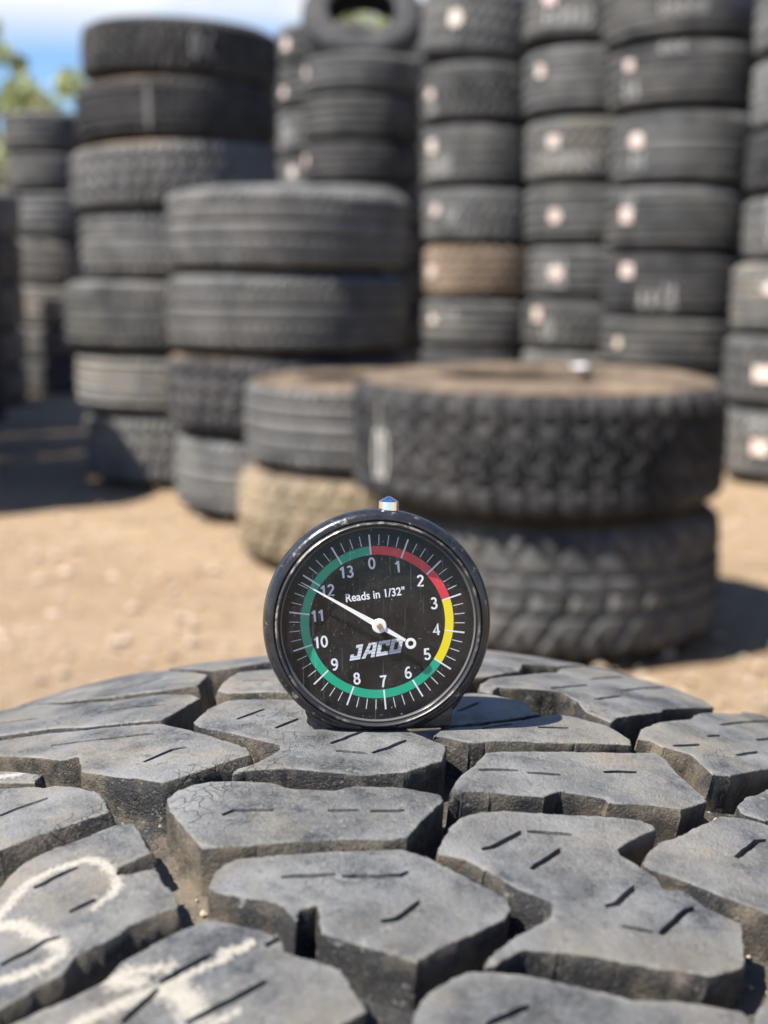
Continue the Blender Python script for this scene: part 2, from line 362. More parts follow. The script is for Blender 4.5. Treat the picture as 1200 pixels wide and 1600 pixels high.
BLOCKS = {"A1":{'o':[[-140.1,47.4],[-134.0,56.9],[-121.5,72.2],[-107.4,86.8],[-84.6,68.9],[-56.1,46.5],[-51.7,31.2],[-61.5,27.8],[-74.6,26.0],[-93.5,31.0],[-135.8,58.1],[-141.9,48.3]],'s':[[[-92.2,64.6],[-83.5,64.4]],[[-75.6,39.5],[-71.5,47.8]]],'c':[]},
"A2":{'o':[[-142.7,48.9],[-134.6,56.1],[-90.6,26.6],[-71.9,22.3],[-59.8,24.7],[-49.5,22.8],[-45.3,19.3],[-46.1,-0.0],[-66.0,-2.2],[-85.4,-1.1],[-104.2,-0.4]],'s':[[[-70.0,11.0],[-52.0,13.5]],[[-103.2,14.9],[-88.7,11.7]]],'c':[]},
"A3":{'o':[[-98.8,-7.5],[-83.9,-4.9],[-74.0,-4.1],[-59.2,-3.4],[-45.8,-1.5],[-34.8,-6.5],[-17.6,-14.9],[-13.9,-19.1],[-27.2,-36.3],[-36.1,-34.8],[-49.6,-31.3],[-55.7,-22.5],[-58.7,-24.4],[-79.6,-18.5],[-94.3,-13.6]],'s':[[[-67.8,-14.6],[-55.3,-12.3],[-43.4,-9.2]],[[-36.9,-26.1],[-33.6,-18.7],[-31.0,-17.0]]],'c':[]},
"B1":{'o':[[-86.6,-23.9],[-72.9,-28.2],[-59.0,-31.8],[-58.1,-36.8],[-79.4,-33.8]],'s':[],'c':[[[[-70.2,-32.1],[-65.7,-31.7]],1.5]]},
"B2":{'o':[[-77.5,-36.5],[-66.3,-37.9],[-54.3,-38.6],[-52.3,-38.1],[-40.7,-40.3],[-34.8,-45.8],[-31.6,-49.6],[-41.6,-59.5],[-47.7,-65.4],[-53.1,-70.5]],'s':[[[-56.7,-52.1],[-54.2,-48.6],[-49.8,-44.5]]],'c':[]},
"C1":{'o':[[-45.2,-81.6],[-39.7,-77.4],[-39.9,-72.8],[-39.7,-69.4],[-36.0,-63.2],[-31.2,-58.6],[-27.5,-53.9],[-24.0,-53.5],[-19.2,-58.2],[-14.7,-63.1],[-19.2,-68.9],[-18.6,-70.9],[-15.9,-70.0],[-11.9,-67.2],[-6.7,-72.7],[-2.6,-77.2],[-2.0,-78.0],[-8.5,-85.2],[-10.6,-89.6],[-13.5,-93.2],[-13.4,-97.9],[-16.8,-102.3],[-19.8,-107.1],[-23.7,-111.9]],'s':[[[-32.5,-77.2],[-30.2,-73.9],[-27.4,-70.0]],[[-21.5,-83.0],[-18.5,-78.8]],[[-32.8,-87.7],[-31.4,-84.3],[-31.1,-82.1],[-32.8,-77.4]],[[-26.1,-97.6],[-23.3,-94.2],[-21.5,-90.9],[-19.4,-89.3]]],'c':[[[[-34.2,-86.6],[-34.6,-80.9],[-34.6,-76.0],[-31.9,-71.5],[-27.4,-67.4],[-23.5,-67.8],[-18.8,-71.3],[-16.3,-75.0],[-16.4,-77.1]],1.3],[[[-16.4,-77.1],[-17.6,-81.0]],0.9],[[[-32.3,-88.4],[-29.4,-87.4],[-22.6,-89.9],[-18.0,-91.6]],2.0],[[[-18.0,-91.6],[-16.6,-93.4],[-18.2,-96.9],[-21.1,-99.5],[-24.8,-101.5]],1.5]]},
"C2":{'o':[[-18.4,-112.7],[-15.2,-109.0],[-10.1,-103.4],[-6.3,-97.7],[-5.9,-93.5],[-2.6,-88.5],[1.0,-83.6],[4.4,-80.1],[5.9,-79.5],[12.2,-79.2],[18.1,-79.7],[17.9,-80.4],[16.5,-82.9],[17.1,-83.4],[18.8,-80.9],[20.2,-83.3],[25.0,-83.2],[30.8,-84.6],[33.8,-86.6],[37.0,-90.0],[37.9,-91.7],[35.1,-95.6],[30.3,-105.6],[-12.3,-121.5]],'s':[[[3.5,-96.5],[6.2,-92.2],[8.9,-88.1]],[[11.7,-103.1],[15.1,-98.6],[19.2,-92.9],[20.4,-91.0]],[[1.8,-105.7],[4.0,-97.6]]],'c':[[[[-4.5,-98.4],[-2.8,-95.4],[3.2,-92.9]],1.8],[[[-3.2,-97.8],[-0.1,-97.1]],2.2],[[[-5.1,-107.7],[-2.4,-104.4],[3.4,-98.2]],1.6],[[[4.3,-97.5],[7.7,-92.9],[11.7,-87.8]],1.1],[[[10.6,-86.8],[13.1,-85.8],[14.0,-83.4]],1.2],[[[5.8,-97.2],[9.3,-98.4],[12.4,-101.1]],3.2],[[[15.8,-102.3],[18.4,-98.4]],1.0]]},
"D1":{'o':[[-23.1,-42.9],[-22.3,-38.7],[-20.4,-36.0],[-16.9,-33.9],[-12.2,-32.4],[-3.8,-31.7],[0.1,-33.1],[9.6,-31.2],[11.9,-28.5],[21.9,-24.9],[30.5,-24.8],[31.7,-26.7],[29.3,-44.1],[25.5,-47.2],[14.1,-51.6],[3.0,-56.3],[-2.7,-58.3],[-6.7,-60.3],[-12.4,-55.1],[-19.4,-48.1]],'s':[[[-8.1,-47.6],[-6.6,-45.4],[1.0,-43.2]],[[1.5,-43.4],[5.6,-47.8]],[[11.4,-40.1],[17.3,-37.8]],[[19.4,-37.5],[25.7,-34.4]]],'c':[]},
"D0":{'o':[[-37.2,-1.1],[-38.4,8.8],[-36.8,17.2],[-24.7,19.2],[-9.5,19.3],[3.9,18.7],[14.4,5.4],[24.7,0.2],[26.4,-8.6],[20.6,-18.1],[12.8,-23.0],[-3.9,-24.6],[-11.6,-27.7],[-13.7,-30.4],[-14.5,-28.0],[-11.5,-22.9],[-9.5,-15.9],[-10.5,-13.5],[-20.6,-9.4],[-34.3,-4.3]],'s':[[[-27.0,1.4],[-23.5,10.3]],[[-15.2,-3.3],[-12.4,4.8]],[[0.6,-9.3],[4.6,0.1]],[[11.0,-11.2],[15.8,-0.7]],[[3.1,-12.8],[10.2,-11.9]]],'c':[]},
"Z1":{'o':[[-44.5,26.2],[-48.1,42.2],[-49.3,50.4],[-39.6,53.9],[-20.7,49.5],[-2.4,43.4],[1.4,26.6],[-11.7,25.4],[-26.9,24.5],[-39.7,23.3]],'s':[[[-41.7,37.5],[-34.5,38.0]]],'c':[]},
"Z0":{'o':[[-83.7,72.0],[-76.7,78.6],[-57.5,84.3],[-43.1,95.9],[-17.8,109.6],[-3.9,65.4],[-30.4,64.6],[-46.9,65.9],[-54.8,56.7],[-58.4,53.8]],'s':[],'c':[]},
"E1":{'o':[[-7.1,117.0],[5.8,123.4],[14.3,123.6],[27.1,124.0],[38.6,124.4],[31.7,104.8],[22.5,94.8],[24.7,80.1],[18.2,63.1],[7.9,50.2],[-0.6,67.2]],'s':[],'c':[]},
"E2":{'o':[[19.2,52.5],[19.6,61.2],[26.5,73.2],[33.5,87.4],[33.1,98.8],[39.1,118.3],[43.1,124.5],[53.2,114.8],[65.5,113.4],[75.6,103.5],[79.4,95.0],[75.2,85.2],[66.3,69.5],[66.3,65.1],[56.7,47.1],[55.8,41.5],[48.3,45.4],[44.9,54.0],[40.0,60.9],[35.5,58.9],[24.7,52.6],[25.3,44.2],[21.5,44.5]],'s':[[[36.7,62.0],[44.9,77.2]],[[48.8,60.0],[54.5,72.0]],[[44.0,87.5],[51.5,107.8]],[[53.9,80.0],[64.2,107.9]]],'c':[]},
"E3":{'o':[[19.5,14.7],[18.6,40.3],[23.4,43.6],[34.6,42.1],[36.5,34.9],[39.5,34.2],[33.8,26.3],[24.1,14.7],[21.0,11.5]],'s':[[[20.8,23.1],[24.0,34.2]]],'c':[]},
"F1":{'o':[[20.4,3.7],[20.6,9.4],[29.5,18.0],[36.5,26.5],[42.4,36.7],[47.3,39.1],[55.5,38.0],[62.1,31.6],[62.8,27.4],[50.8,18.1],[41.8,12.7],[31.9,6.0],[29.2,3.9]],'s':[[[29.3,14.3],[34.9,21.5]],[[40.8,23.1],[47.6,27.9]]],'c':[]},
"G1":{'o':[[31.8,-23.6],[31.6,-16.1],[32.3,-9.3],[33.4,-0.0],[43.0,6.8],[51.8,12.7],[60.7,19.0],[68.1,26.3],[70.5,24.6],[74.5,17.8],[81.6,8.5],[81.9,6.5],[77.3,-2.8],[68.9,-7.1],[62.8,-10.2],[61.6,-8.4],[52.2,-11.0],[50.0,-15.5],[39.6,-19.5],[34.0,-22.5]],'s':[[[33.6,-10.4],[42.4,-6.1]],[[44.3,-6.1],[51.2,-2.7]],[[59.3,4.7],[66.2,10.3]]],'c':[]},
"H1":{'o':[[63.3,32.2],[63.3,42.9],[66.0,52.1],[74.0,67.5],[74.5,73.7],[76.8,81.6],[86.1,99.4],[88.1,110.4],[95.6,119.2],[116.0,124.4],[111.8,78.7],[94.3,40.2],[86.5,25.6],[81.8,22.2],[76.3,32.1],[72.5,31.8],[69.5,31.8],[66.6,33.9]],'s':[[[81.5,70.5],[95.0,103.4],[102.6,124.5]],[[79.0,52.4],[82.3,58.3]],[[86.5,43.3],[91.9,53.9]],[[91.3,65.7],[97.1,78.6]],[[71.8,34.8],[77.9,42.8]]],'c':[]},
"H2":{'o':[[88.4,10.2],[90.1,18.0],[94.5,26.6],[110.6,59.1],[123.8,61.4],[118.0,28.8],[95.0,7.0],[89.5,6.8]],'s':[],'c':[]},
"I1":{'o':[[35.9,-46.2],[35.7,-42.0],[35.6,-36.9],[36.9,-32.1],[39.6,-28.5],[45.3,-24.8],[53.4,-21.0],[69.2,-13.4],[72.7,-13.7],[73.8,-15.3],[69.2,-23.6],[67.6,-28.2],[68.3,-30.2],[72.5,-32.0],[76.4,-34.1],[77.5,-37.0],[81.2,-35.5],[85.3,-37.8],[93.0,-38.8],[93.9,-45.4],[94.1,-52.3],[88.3,-59.3],[82.7,-61.1],[73.4,-63.3],[62.9,-66.4],[57.7,-68.2],[54.2,-74.2],[52.7,-75.5],[52.6,-72.6],[53.1,-69.8],[55.0,-65.3],[57.4,-60.9],[59.3,-57.3],[58.7,-53.6],[51.9,-52.4],[46.2,-49.3],[41.1,-47.1],[36.3,-47.7]],'s':[[[43.5,-42.6],[45.3,-40.9],[49.2,-32.1]],[[50.0,-31.9],[58.4,-28.1]],[[53.7,-44.8],[57.5,-34.5]],[[68.5,-49.3],[70.3,-47.2],[72.7,-39.5]],[[78.9,-52.0],[82.6,-41.6],[85.2,-38.0]],[[72.2,-53.6],[77.8,-52.0]]],'c':[]},
"J1":{'o':[[0.2,-71.1],[-0.7,-66.2],[-0.1,-63.5],[1.3,-61.3],[8.0,-57.9],[19.1,-53.4],[30.1,-48.4],[34.5,-48.7],[39.2,-50.8],[48.3,-54.2],[51.8,-55.5],[53.2,-58.0],[52.8,-61.2],[47.0,-70.8],[42.2,-78.6],[36.3,-78.8],[24.4,-77.4],[21.0,-70.3],[18.4,-72.7],[19.3,-76.1],[14.4,-73.0],[4.8,-72.7],[1.3,-72.4]],'s':[[[11.8,-64.9],[20.9,-61.0]],[[22.2,-61.2],[31.9,-57.1],[33.2,-55.4]],[[33.1,-71.2],[35.5,-69.7],[37.8,-63.1]]],'c':[]},
"K1":{'o':[[44.9,-89.4],[45.3,-86.3],[46.7,-82.3],[50.6,-76.8],[54.0,-75.4],[60.7,-73.5],[67.1,-72.8],[71.7,-71.9],[77.3,-71.2],[79.5,-69.3],[86.6,-66.5],[94.6,-63.8],[98.1,-66.8],[99.4,-76.4],[91.1,-86.6],[53.5,-104.4],[46.9,-97.0]],'s':[[[67.3,-72.7],[71.8,-71.5]],[[56.5,-87.4],[62.1,-80.4]]],'c':[]},
"L1":{'o':[[72.6,-31.2],[73.0,-25.1],[74.6,-20.3],[78.4,-13.4],[81.9,-5.8],[85.3,0.9],[90.3,4.3],[95.1,5.2],[106.0,7.9],[112.6,-1.8],[111.0,-27.0],[101.5,-32.3],[93.2,-33.5],[85.9,-32.7],[79.7,-32.1],[74.2,-32.2]],'s':[[[89.5,-16.3],[93.2,-5.5],[95.4,-2.9]]],'c':[]},
"N1":{'o':[[96.6,-64.5],[98.3,-55.8],[102.1,-44.7],[112.2,-35.0],[120.2,-42.8],[117.9,-58.5],[103.8,-73.8],[97.7,-74.6]],'s':[],'c':[]}}

def make_near_tire():
    root = thing('tire', 'big weathered mud tire standing upright in the foreground, chalk on its blocks, under the gauge',
                 'tire', CEN, (0, 0, -AX))
    # carcass under the blocks
    ws = np.linspace(-.122, .122, 33)
    pr = [(float(profr(x))-DEPTH/1000, x) for x in ws]
    N_ = 360
    v, f = lathe([(a, b) for a, b in pr], N_)
    rr = np.random.default_rng(3)
    v = np.array(v); v[:, :2] *= (1+rr.normal(0, .0006, len(v)))[:, None]
    def upright(v): v = np.asarray(v); return np.stack([v[:, 0], v[:, 2], v[:, 1]], 1)
    me = mesh('tread_base', upright(v), [t[::-1] for t in f], M['near'])
    a = me.attributes.new('wall', 'FLOAT', 'POINT'); a.data.foreach_set('value', np.full(len(v), .8, np.float32))
    obj('tread_base', me, root)
    for sg in (-1, 1):
        side = [(.3405, .122), (.3345, .132), (.322, .141), (.30, .1475), (.27, .149), (.245, .145), (.24, .1465), (.232, .1465), (.228, .141), (.218, .130), (.212, .115), (.206, .108), (.203, .098), (.207, .096)]
        v, f = lathe([(r_, z*sg) for r_, z in side], 160); me = mesh('sidewall', upright(v), [t[::-1] if sg > 0 else t for t in f], M['black']); obj('sidewall', me, root)
    inn = [(.207, -.096), (.22, -.11), (.26, -.128), (.30, -.126), (.325, -.105), (.335, -.05), (.338, 0), (.335, .05), (.325, .105), (.30, .126), (.26, .128), (.22, .11), (.207, .096)]
    v, f = lathe(inn, 128); obj('inner_liner', mesh('inner_liner', upright(v), f, M['liner']), root)
    # traced blocks
    polys = []
    for i, (nm, d) in enumerate(BLOCKS.items()):
        P = np.array(d['o']); polys.append(P)
        o = obj('tread_block', block_mesh(P, d['s'], d['c'], 11+i, grid=.8 if d['c'] else 1.9), root)
        if len(d['c']) > 1: o['label'] = 'tread block with smeared white chalk writing'
    # the pattern goes on round the rest of the tire
    kinds = [  # outline round (0, w), sipes
        ([(-18,-112),(17,-118),(22,-96),(14,-88),(15,-70),(-8,-60),(-20,-72),(-16,-90)], [[(-8,-100),(8,-92)],[(-9,-84),(5,-77)]]),
        ([(-20,-52),(-4,-60),(20,-47),(21,-34),(6,-27),(-18,-36)], [[(-10,-45),(8,-40)]]),
        ([(-21,-16),(-3,-24),(20,-14),(19,-1),(2,8),(-20,-2)], [[(-10,-8),(9,-6)]]),
        ([(-20,20),(-2,12),(21,22),(20,37),(3,45),(-19,34)], [[(-9,28),(8,27)]]),
        ([(-19,58),(-8,51),(19,60),(21,84),(16,112),(-14,120),(-20,98),(-15,86)], [[(-8,74),(8,80)],[(-9,98),(6,100)]]),
    ]
    allp = polys
    cen = np.array([p.mean(0) for p in allp])
    pitch = 360/46
    for j, (P, sp) in enumerate(kinds):
        P = np.array(P, float); me = block_mesh(P, sp, [], 900+j, grid=4, tilt=False)
        Pr = resample(P, 2.5); gxy = np.stack(np.meshgrid(np.linspace(-18, 18, 9), np.linspace(P[:, 1].min()+2, P[:, 1].max()-2, 7)), -1).reshape(-1, 2); Pr = np.concatenate([Pr, gxy[inside(gxy, P)]])
        for k in range(46):
            th = math.radians(k*pitch+(3.9 if j % 2 else 0)); 
            if th > PI: th -= 2*PI
            s = th*R0*1000; hit = False
            if abs(s) < 260:
                for Q in allp:
                    if np.linalg.norm(Q.mean(0)-(P.mean(0)+[s, 0])) > 140: continue
                    q = Pr+np.array([s, 0])
                    if inside(q, Q).any() or seg_dist(q, Q, True).min() < 2.2: hit = True; break
            if hit: continue
            o = obj('tread_block', me, root); o.rotation_euler = (0, th, 0)
make_near_tire()

def make_grit():
    r = np.random.default_rng(21); polys = [np.array(d['o']) for d in BLOCKS.values()]
    m, nt, b = mat('tan_grit'); P = pos(nt); nt.links.new(mixc(nt, noise(nt, P, 300, 2, .5, .4, .6), (.22, .17, .11), (.50, .43, .33)), b.inputs['Base Color']); b.inputs['Roughness'].default_value = .9
    p = np.stack([r.uniform(-140, 122, 5200), r.uniform(-112, 118, 5200)], 1); k = np.ones(len(p), bool)
    for Q in polys: k &= ~inside(p, Q) & (seg_dist(p, Q, True) > .7)
    p = p[k][:1500]; V, F = [], []; R_ = Matrix.Rotation(-AX, 3, 'Z')
    for s, w_ in p:
        c = tire_pt(np.array(s), np.array(w_), -DEPTH+.15); sz = .00022*math.exp(r.normal(0, .55)); b0 = len(V)
        for d in ((1,0,0),(0,1,0),(-1,0,0),(0,-1,0),(0,0,1),(0,0,-1)): V.append(tuple(CEN+R_@Vector(tuple(c+np.array(d)*sz*r.uniform(.6, 1.4)))))
        F += [(b0+a, b0+c_, b0+e) for a, c_, e in ((0,1,4),(1,2,4),(2,3,4),(3,0,4),(1,0,5),(2,1,5),(3,2,5),(0,3,5))]
    o = obj('grit', mesh('grit', V, F, m, smooth=False), kind='stuff')
make_grit()

# ---------------------------------------------------------------- tires of the yard
NTH = 432
def tread_fn(kind, th, v):
    """groove depth 0..1 at angle th (radians), v = -1..1 across"""
    f = lambda x: x-np.floor(x)
    def line(x, wd): return np.clip(1.3-np.abs(x)/wd, 0, 1)
    g = np.zeros_like(th)
    if kind == 'rib':
        for c in (-.62, -.22, .22, .62): g = np.maximum(g, line(v-c, .075))
        g = np.maximum(g, .5*line(f(th*72/(2*PI)+v*.6)-.5, .12)*(np.abs(v) > .2))
        g = np.maximum(g, .7*line(f(th*54/(2*PI))-.5, .10)*(np.abs(v) > .72))
    elif kind == 'allterrain':
        z = .10*np.sin(th*36)
        for c in (-.5, 0, .5): g = np.maximum(g, line(v-c-z, .08))
        g = np.maximum(g, line(f(th*36/(2*PI)*1+v*.35)-.5, .10)*(v > .02)); g = np.maximum(g, line(f(th*36/(2*PI)+.5-v*.35)-.5, .10)*(v < -.02))
        g = np.maximum(g, .5*line(f(th*72/(2*PI)+v*.2)-.5, .08))
    elif kind == 'mud':
        n = 40
        a = f(th*n/(2*PI)+.28*np.sign(v)*np.clip(np.abs(v)-.15, 0, .5)+(.5*(v > 0)))
        g = np.maximum(g, line(a-.5, .12)*(np.abs(v) > .12)); g = np.maximum(g, line(f(th*n/(2*PI)*2+v*.9)-.5, .10)*(np.abs(v) < .45)*.8)
        g = np.maximum(g, line(np.abs(v)-.46-.07*np.sign(np.sin(th*n)), .06)); g = np.maximum(g, line(v-.14*np.sin(th*n), .07))
    elif kind == 'chevron':
        n = 30
        g = np.maximum(g, line(f(th*n/(2*PI)+np.abs(v)*1.1)-.5, .13)); g = np.maximum(g, line(np.abs(v)-.33, .05)); g = np.maximum(g, line(v, .04))
        g = np.maximum(g, line(f(th*n/(2*PI)+.5-np.clip(np.abs(v)-.35, 0, 1)*.5)-.5, .08)*(np.abs(v) > .6))
    elif kind == 'sawtooth':
        n = 30
        g = np.maximum(g, line(f(th*n/(2*PI)+.8*v)-.5, .20)); 
        for c in (-.55, -.18, .18, .55): g = np.maximum(g, .8*line(v-c, .045))
    g = np.maximum(g, .8*line(f(th*(46 if kind in ('mud', 'chevron') else 64)/(2*PI))-.5, .16)*(np.abs(v) > .80))
    return np.clip(g, 0, 1)
UR, UW = .38, .28                                                   # the size the shared meshes are built at
def tread_mesh(kind, rubber, depth):
    vv = np.linspace(-1, 1, 35)
    prof = [(UR-.006*x*x-.016*(max(0, abs(x)-.86)/.14)**1.6, x*UW*.435) for x in vv]
    T = np.linspace(0, 2*PI, NTH, endpoint=False); TH, VV = np.meshgrid(T, vv, indexing='ij')
    r = np.array([p[0] for p in prof])[None]-tread_fn(kind, TH, VV)*depth; z = np.array([p[1] for p in prof])[None]+0*TH
    # lugs wrap over the shoulder
    V = np.stack([r*np.cos(TH), r*np.sin(TH), z], -1).reshape(-1, 3); m = len(vv); F = []
    for i in range(NTH):
        a, b = i*m, ((i+1) % NTH)*m
        for j in range(m-1): F.append((a+j, b+j, b+j+1, a+j+1))
    return mesh('tread', V, F, M[rubber], sharp=35)
def side_mesh(rubber):
    p = [(UR-.022, .435*UW), (UR-.034, .465*UW), (.325, .486*UW), (.30, .498*UW), (.298, .503*UW), (.292, .503*UW), (.29, .499*UW), (.265, .500*UW), (.245, .494*UW), (.243, .499*UW), (.236, .498*UW), (.232, .488*UW), (.222, .478*UW), (.215, .455*UW), (.213, .38*UW), (.217, .32*UW)]
    v, f = lathe(p, 96); return mesh('sidewall', v, [t[::-1] for t in f], M[rubber], sharp=40)
def liner_mesh():
    p = [(.217, -.32*UW), (.25, -.42*UW), (.30, -.44*UW), (.34, -.36*UW), (.352, -.2*UW), (.355, 0), (.352, .2*UW), (.34, .36*UW), (.30, .44*UW), (.25, .42*UW), (.217, .32*UW)]
    v, f = lathe(p, 72); return mesh('inner_liner', v, f, M['liner'])
CACHE = {}
def cached(key, fn):
    if key not in CACHE: CACHE[key] = fn()
    return CACHE[key]
sticker_m, nt_, b_ = mat('pale_pink_price_sticker'); P_ = pos(nt_)
nt_.links.new(mixc(nt_, noise(nt_, P_, 45, 3, .6, .45, .6), (.74, .70, .60), (.70, .46, .42)), b_.inputs['Base Color']); b_.inputs['Roughness'].default_value = .6
chalk_m = plain('white_tire_chalk', (.62, .61, .57), .9)
dim_m = plain('faded_chalk', (.15, .148, .14), .9)
def patch(name, root, R, zc, ang, wid, hei, m, lift=.003, round_=True):
    """a thin label that follows the tread: ang = direction seen from the axle, angle from the -y (camera) side, + to the right"""
    n, k = 14, 6; v, f = [], []
    for i in range(n+1):
        for j in range(k+1):
            a, b = -1+2*i/n, -1+2*j/k
            if round_: b *= math.sqrt(max(.02, 1-abs(a)**2.5))
            t = ang+a*wid/2/R; rr = R+lift
            v.append((rr*math.sin(t), -rr*math.cos(t), zc+b*hei/2))
    for i in range(n):
        for j in range(k): f.append((i*(k+1)+j, (i+1)*(k+1)+j, (i+1)*(k+1)+j+1, i*(k+1)+j+1))
    return obj(name, mesh(name, v, f, m), root)
def squiggle(root, R, zc, ang, wid, hei, seed, m=None):
    """hand-drawn chalk strokes on the tread"""
    r = random.Random(seed); v, f = [], []
    nst = max(2, int(wid/.04))
    for s in range(nst):
        x0 = -wid/2+wid*(s+.5)/nst; kind = r.randrange(3); ph = r.uniform(0, 6)
        pts = []
        for i in range(15):
            t = i/14
            if kind == 0: p = (x0+.012*math.sin(6.28*t+ph), hei*.45*math.cos(6.28*t+ph))
            elif kind == 1: p = (x0+.013*math.sin(9*t), hei*(.45-.9*t))
            else: p = (x0+.02*(t-.5)*(1 if r else 1), hei*.45*(1-2*abs(t-.5)*2))
            pts.append(p)
        for i in range(15):
            a, b = pts[max(0, i-1)], pts[min(14, i+1)]; dx, dz = b[0]-a[0], b[1]-a[1]; L_ = math.hypot(dx, dz) or 1; w_ = .0022
            for sg in (-1, 1):
                x, z = pts[i][0]-dz/L_*w_*sg, pts[i][1]+dx/L_*w_*sg; t = ang+x/R
                v.append(((R+.0025)*math.sin(t), -(R+.0025)*math.cos(t), zc+z))
            if i: b0 = len(v)-4; f.append((b0, b0+1, b0+3, b0+2))
    return obj('chalk_mark', mesh('chalk_mark', v, f, m or chalk_m), root)

def tire(x, y, R, z0, z1, kind, rubber, label, side=None, depth=.011, tilt=(0, 0), marks=(), group='used tires stacked round the yard', spin=None):
    root = thing('tire', label, 'tire', (x, y, (z0+z1)/2), (tilt[0], tilt[1], 0), group)
    s = (R/UR, R/UR, (z1-z0)/UW/1.006); sp = random.uniform(0, 6.28) if spin is None else spin
    t = obj('tread', cached(('t', kind, rubber, depth), lambda: tread_mesh(kind, rubber, depth)), root); t.scale = s; t.rotation_euler = (0, 0, sp)
    sm = cached(('s', side or rubber), lambda: side_mesh(side or rubber))
    for k in (0, 1):
        o = obj('sidewall', sm if k == 0 or tilt[0] > .3 else cached(('s', 'black'), lambda: side_mesh('black')), root); o.scale = s
        o.rotation_euler = (PI*k, 0, sp)
    o = obj('inner_liner', cached('l', liner_mesh), root); o.scale = s
    for mk in marks:
        if mk[0] == 'st': patch('sticker', root, R, mk[2], mk[1], (mk[3] if len(mk) > 3 else .062)*random.uniform(.75, 1.15), (mk[4] if len(mk) > 4 else .055)*random.uniform(.7, 1.15), sticker_m, lift=.004, round_=random.random() < .55)
        elif mk[0] == 'ch': squiggle(root, R, mk[2], mk[1], mk[3], mk[4], mk[5])
        elif mk[0] == 'ln': patch('chalk_mark', root, R, mk[2], mk[1], mk[3], mk[4], dim_m, lift=.001)
    return root

ORD = ['topmost', 'second from the top', 'third from the top', 'fourth from the top', 'fifth from the top', 'sixth from the top', 'seventh from the top', 'eighth from the top', 'ninth from the top']
LOOK = {('rib', 'black'): 'black ribbed', ('rib', 'grey'): 'greyed ribbed', ('rib', 'pale'): 'pale dusty ribbed', ('allterrain', 'black'): 'black blocky', ('allterrain', 'grey'): 'greyed blocky',
        ('allterrain', 'pale'): 'pale dusty blocky', ('mud', 'black'): 'black mud', ('mud', 'grey'): 'greyed mud', ('chevron', 'grey'): 'greyed chevron', ('sawtooth', 'brown'): 'rusty brown', ('sawtooth', 'grey'): 'greyed fine toothed',
        ('allterrain', 'tan'): 'muddy tan chevron', ('chevron', 'tan'): 'muddy tan chevron', ('chevron', 'black'): 'black chevron', ('sawtooth', 'black'): 'black fine toothed', ('mud', 'pale'): 'pale dusty mud', ('sawtooth', 'pale'): 'pale fine toothed'}
def stack(y, tires, where, kinds, sides={}, tilts={}, marks={}, jit=.0, looks={}, depths={}):
    n = len(tires)
    for i, (x, R, zt, zb) in enumerate(tires):
        kd, rb = kinds[i % len(kinds)]
        posn = ORD[i] if i < n-1 or n < 3 else 'lowest'
        if n == 2: posn = ('upper', 'lower')[i]
        lb = f"{looks.get(i, LOOK[(kd, rb)])} tire, {posn} {'one ' if n == 2 else ''}{where}"
        tire(x, y+random.uniform(-jit, jit), R, zb, zt, kd, rb, lb, side=sides.get(i), tilt=tilts.get(i, (random.uniform(-.006, .006), random.uniform(-.006, .006))), marks=marks.get(i, ()), depth=depths.get(i, .014))

SHINE = True
# front pair with the deep lugs, and the pair left of it
stack(3.10, [(.363, .439, .602, .308), (.388, .411, .308, 0)], 'of the wide front pair', [('mud', 'black'), ('chevron', 'grey')], sides={0: 'dustside', 1: 'dustside'},
      marks={0: (('ln', -1.02, .045, .012, .12), ('ch', -1.0, -.02, .05, .12, 3))}, depths={0: .013, 1: .015})
stack(3.90, [(-.053, .36, .532, .273), (-.067, .371, .273, 0)], 'of the low pair left of the widest tire', [('rib', 'grey'), ('chevron', 'tan')], sides={0: 'dustside', 1: 'dustside'}, depths={1: .014})
stack(4.75, [(-.341, .429, 1.115, .83), (-.346, .43, .83, .558), (-.357, .426, .558, .281), (-.338, .422, .281, 0)], 'in the middle stack behind the gauge',
      [('rib', 'grey'), ('rib', 'grey'), ('allterrain', 'black'), ('rib', 'grey')], sides={2: 'dustside'})
stack(5.45, [(-.807, .389, 1.772, 1.556), (-.827, .401, 1.556, 1.326), (-.84, .415, 1.326, 1.066), (-.827, .401, 1.066, .801), (-.884, .419, .801, .523), (-.856, .409, .523, .286), (-.832, .407, .286, 0)],
      'in the tall stack at left', [('allterrain', 'black'), ('rib', 'black'), ('allterrain', 'grey'), ('rib', 'grey'), ('rib', 'grey'), ('rib', 'pale'), ('allterrain', 'grey')],
      sides={1: 'dustside', 2: 'dustside'}, tilts={0: (.0, .035), 2: (0, -.05), 1: (0, -.02)}, marks={1: (('ln', -.12, .0, .022, .17),), 0: (('ch', .35, .0, .10, .10, 8),)})
def left(Xl, R, zs): return [(Xl[i] + R, R, zs[i], zs[i+1]) for i in range(len(zs)-1)]
zS6 = [2.033, 1.814, 1.558, 1.327, 1.093, .86, .624, .393, .203, 0]
stack(7.9, [(-.123, .347, zS6[i], zS6[i+1]) for i in range(9)], 'in the stack under the leaning tire', [('rib', 'grey'), ('rib', 'grey'), ('rib', 'black'), ('allterrain', 'grey')],
      marks={0: (('st', -1.15, .02, .05, .05),), 2: (('st', -1.2, .02),)})
tire(-.13, 8.06, .352, 2.27-.105, 2.27+.105, 'rib', 'black', 'black tire leaning back on the far stack, sky showing through its open centre', side='black', tilt=(math.radians(50), 0), marks=())
zM = [2.426, 2.167, 1.885, 1.578, 1.31, 1.038, .776, .529, .27, 0]
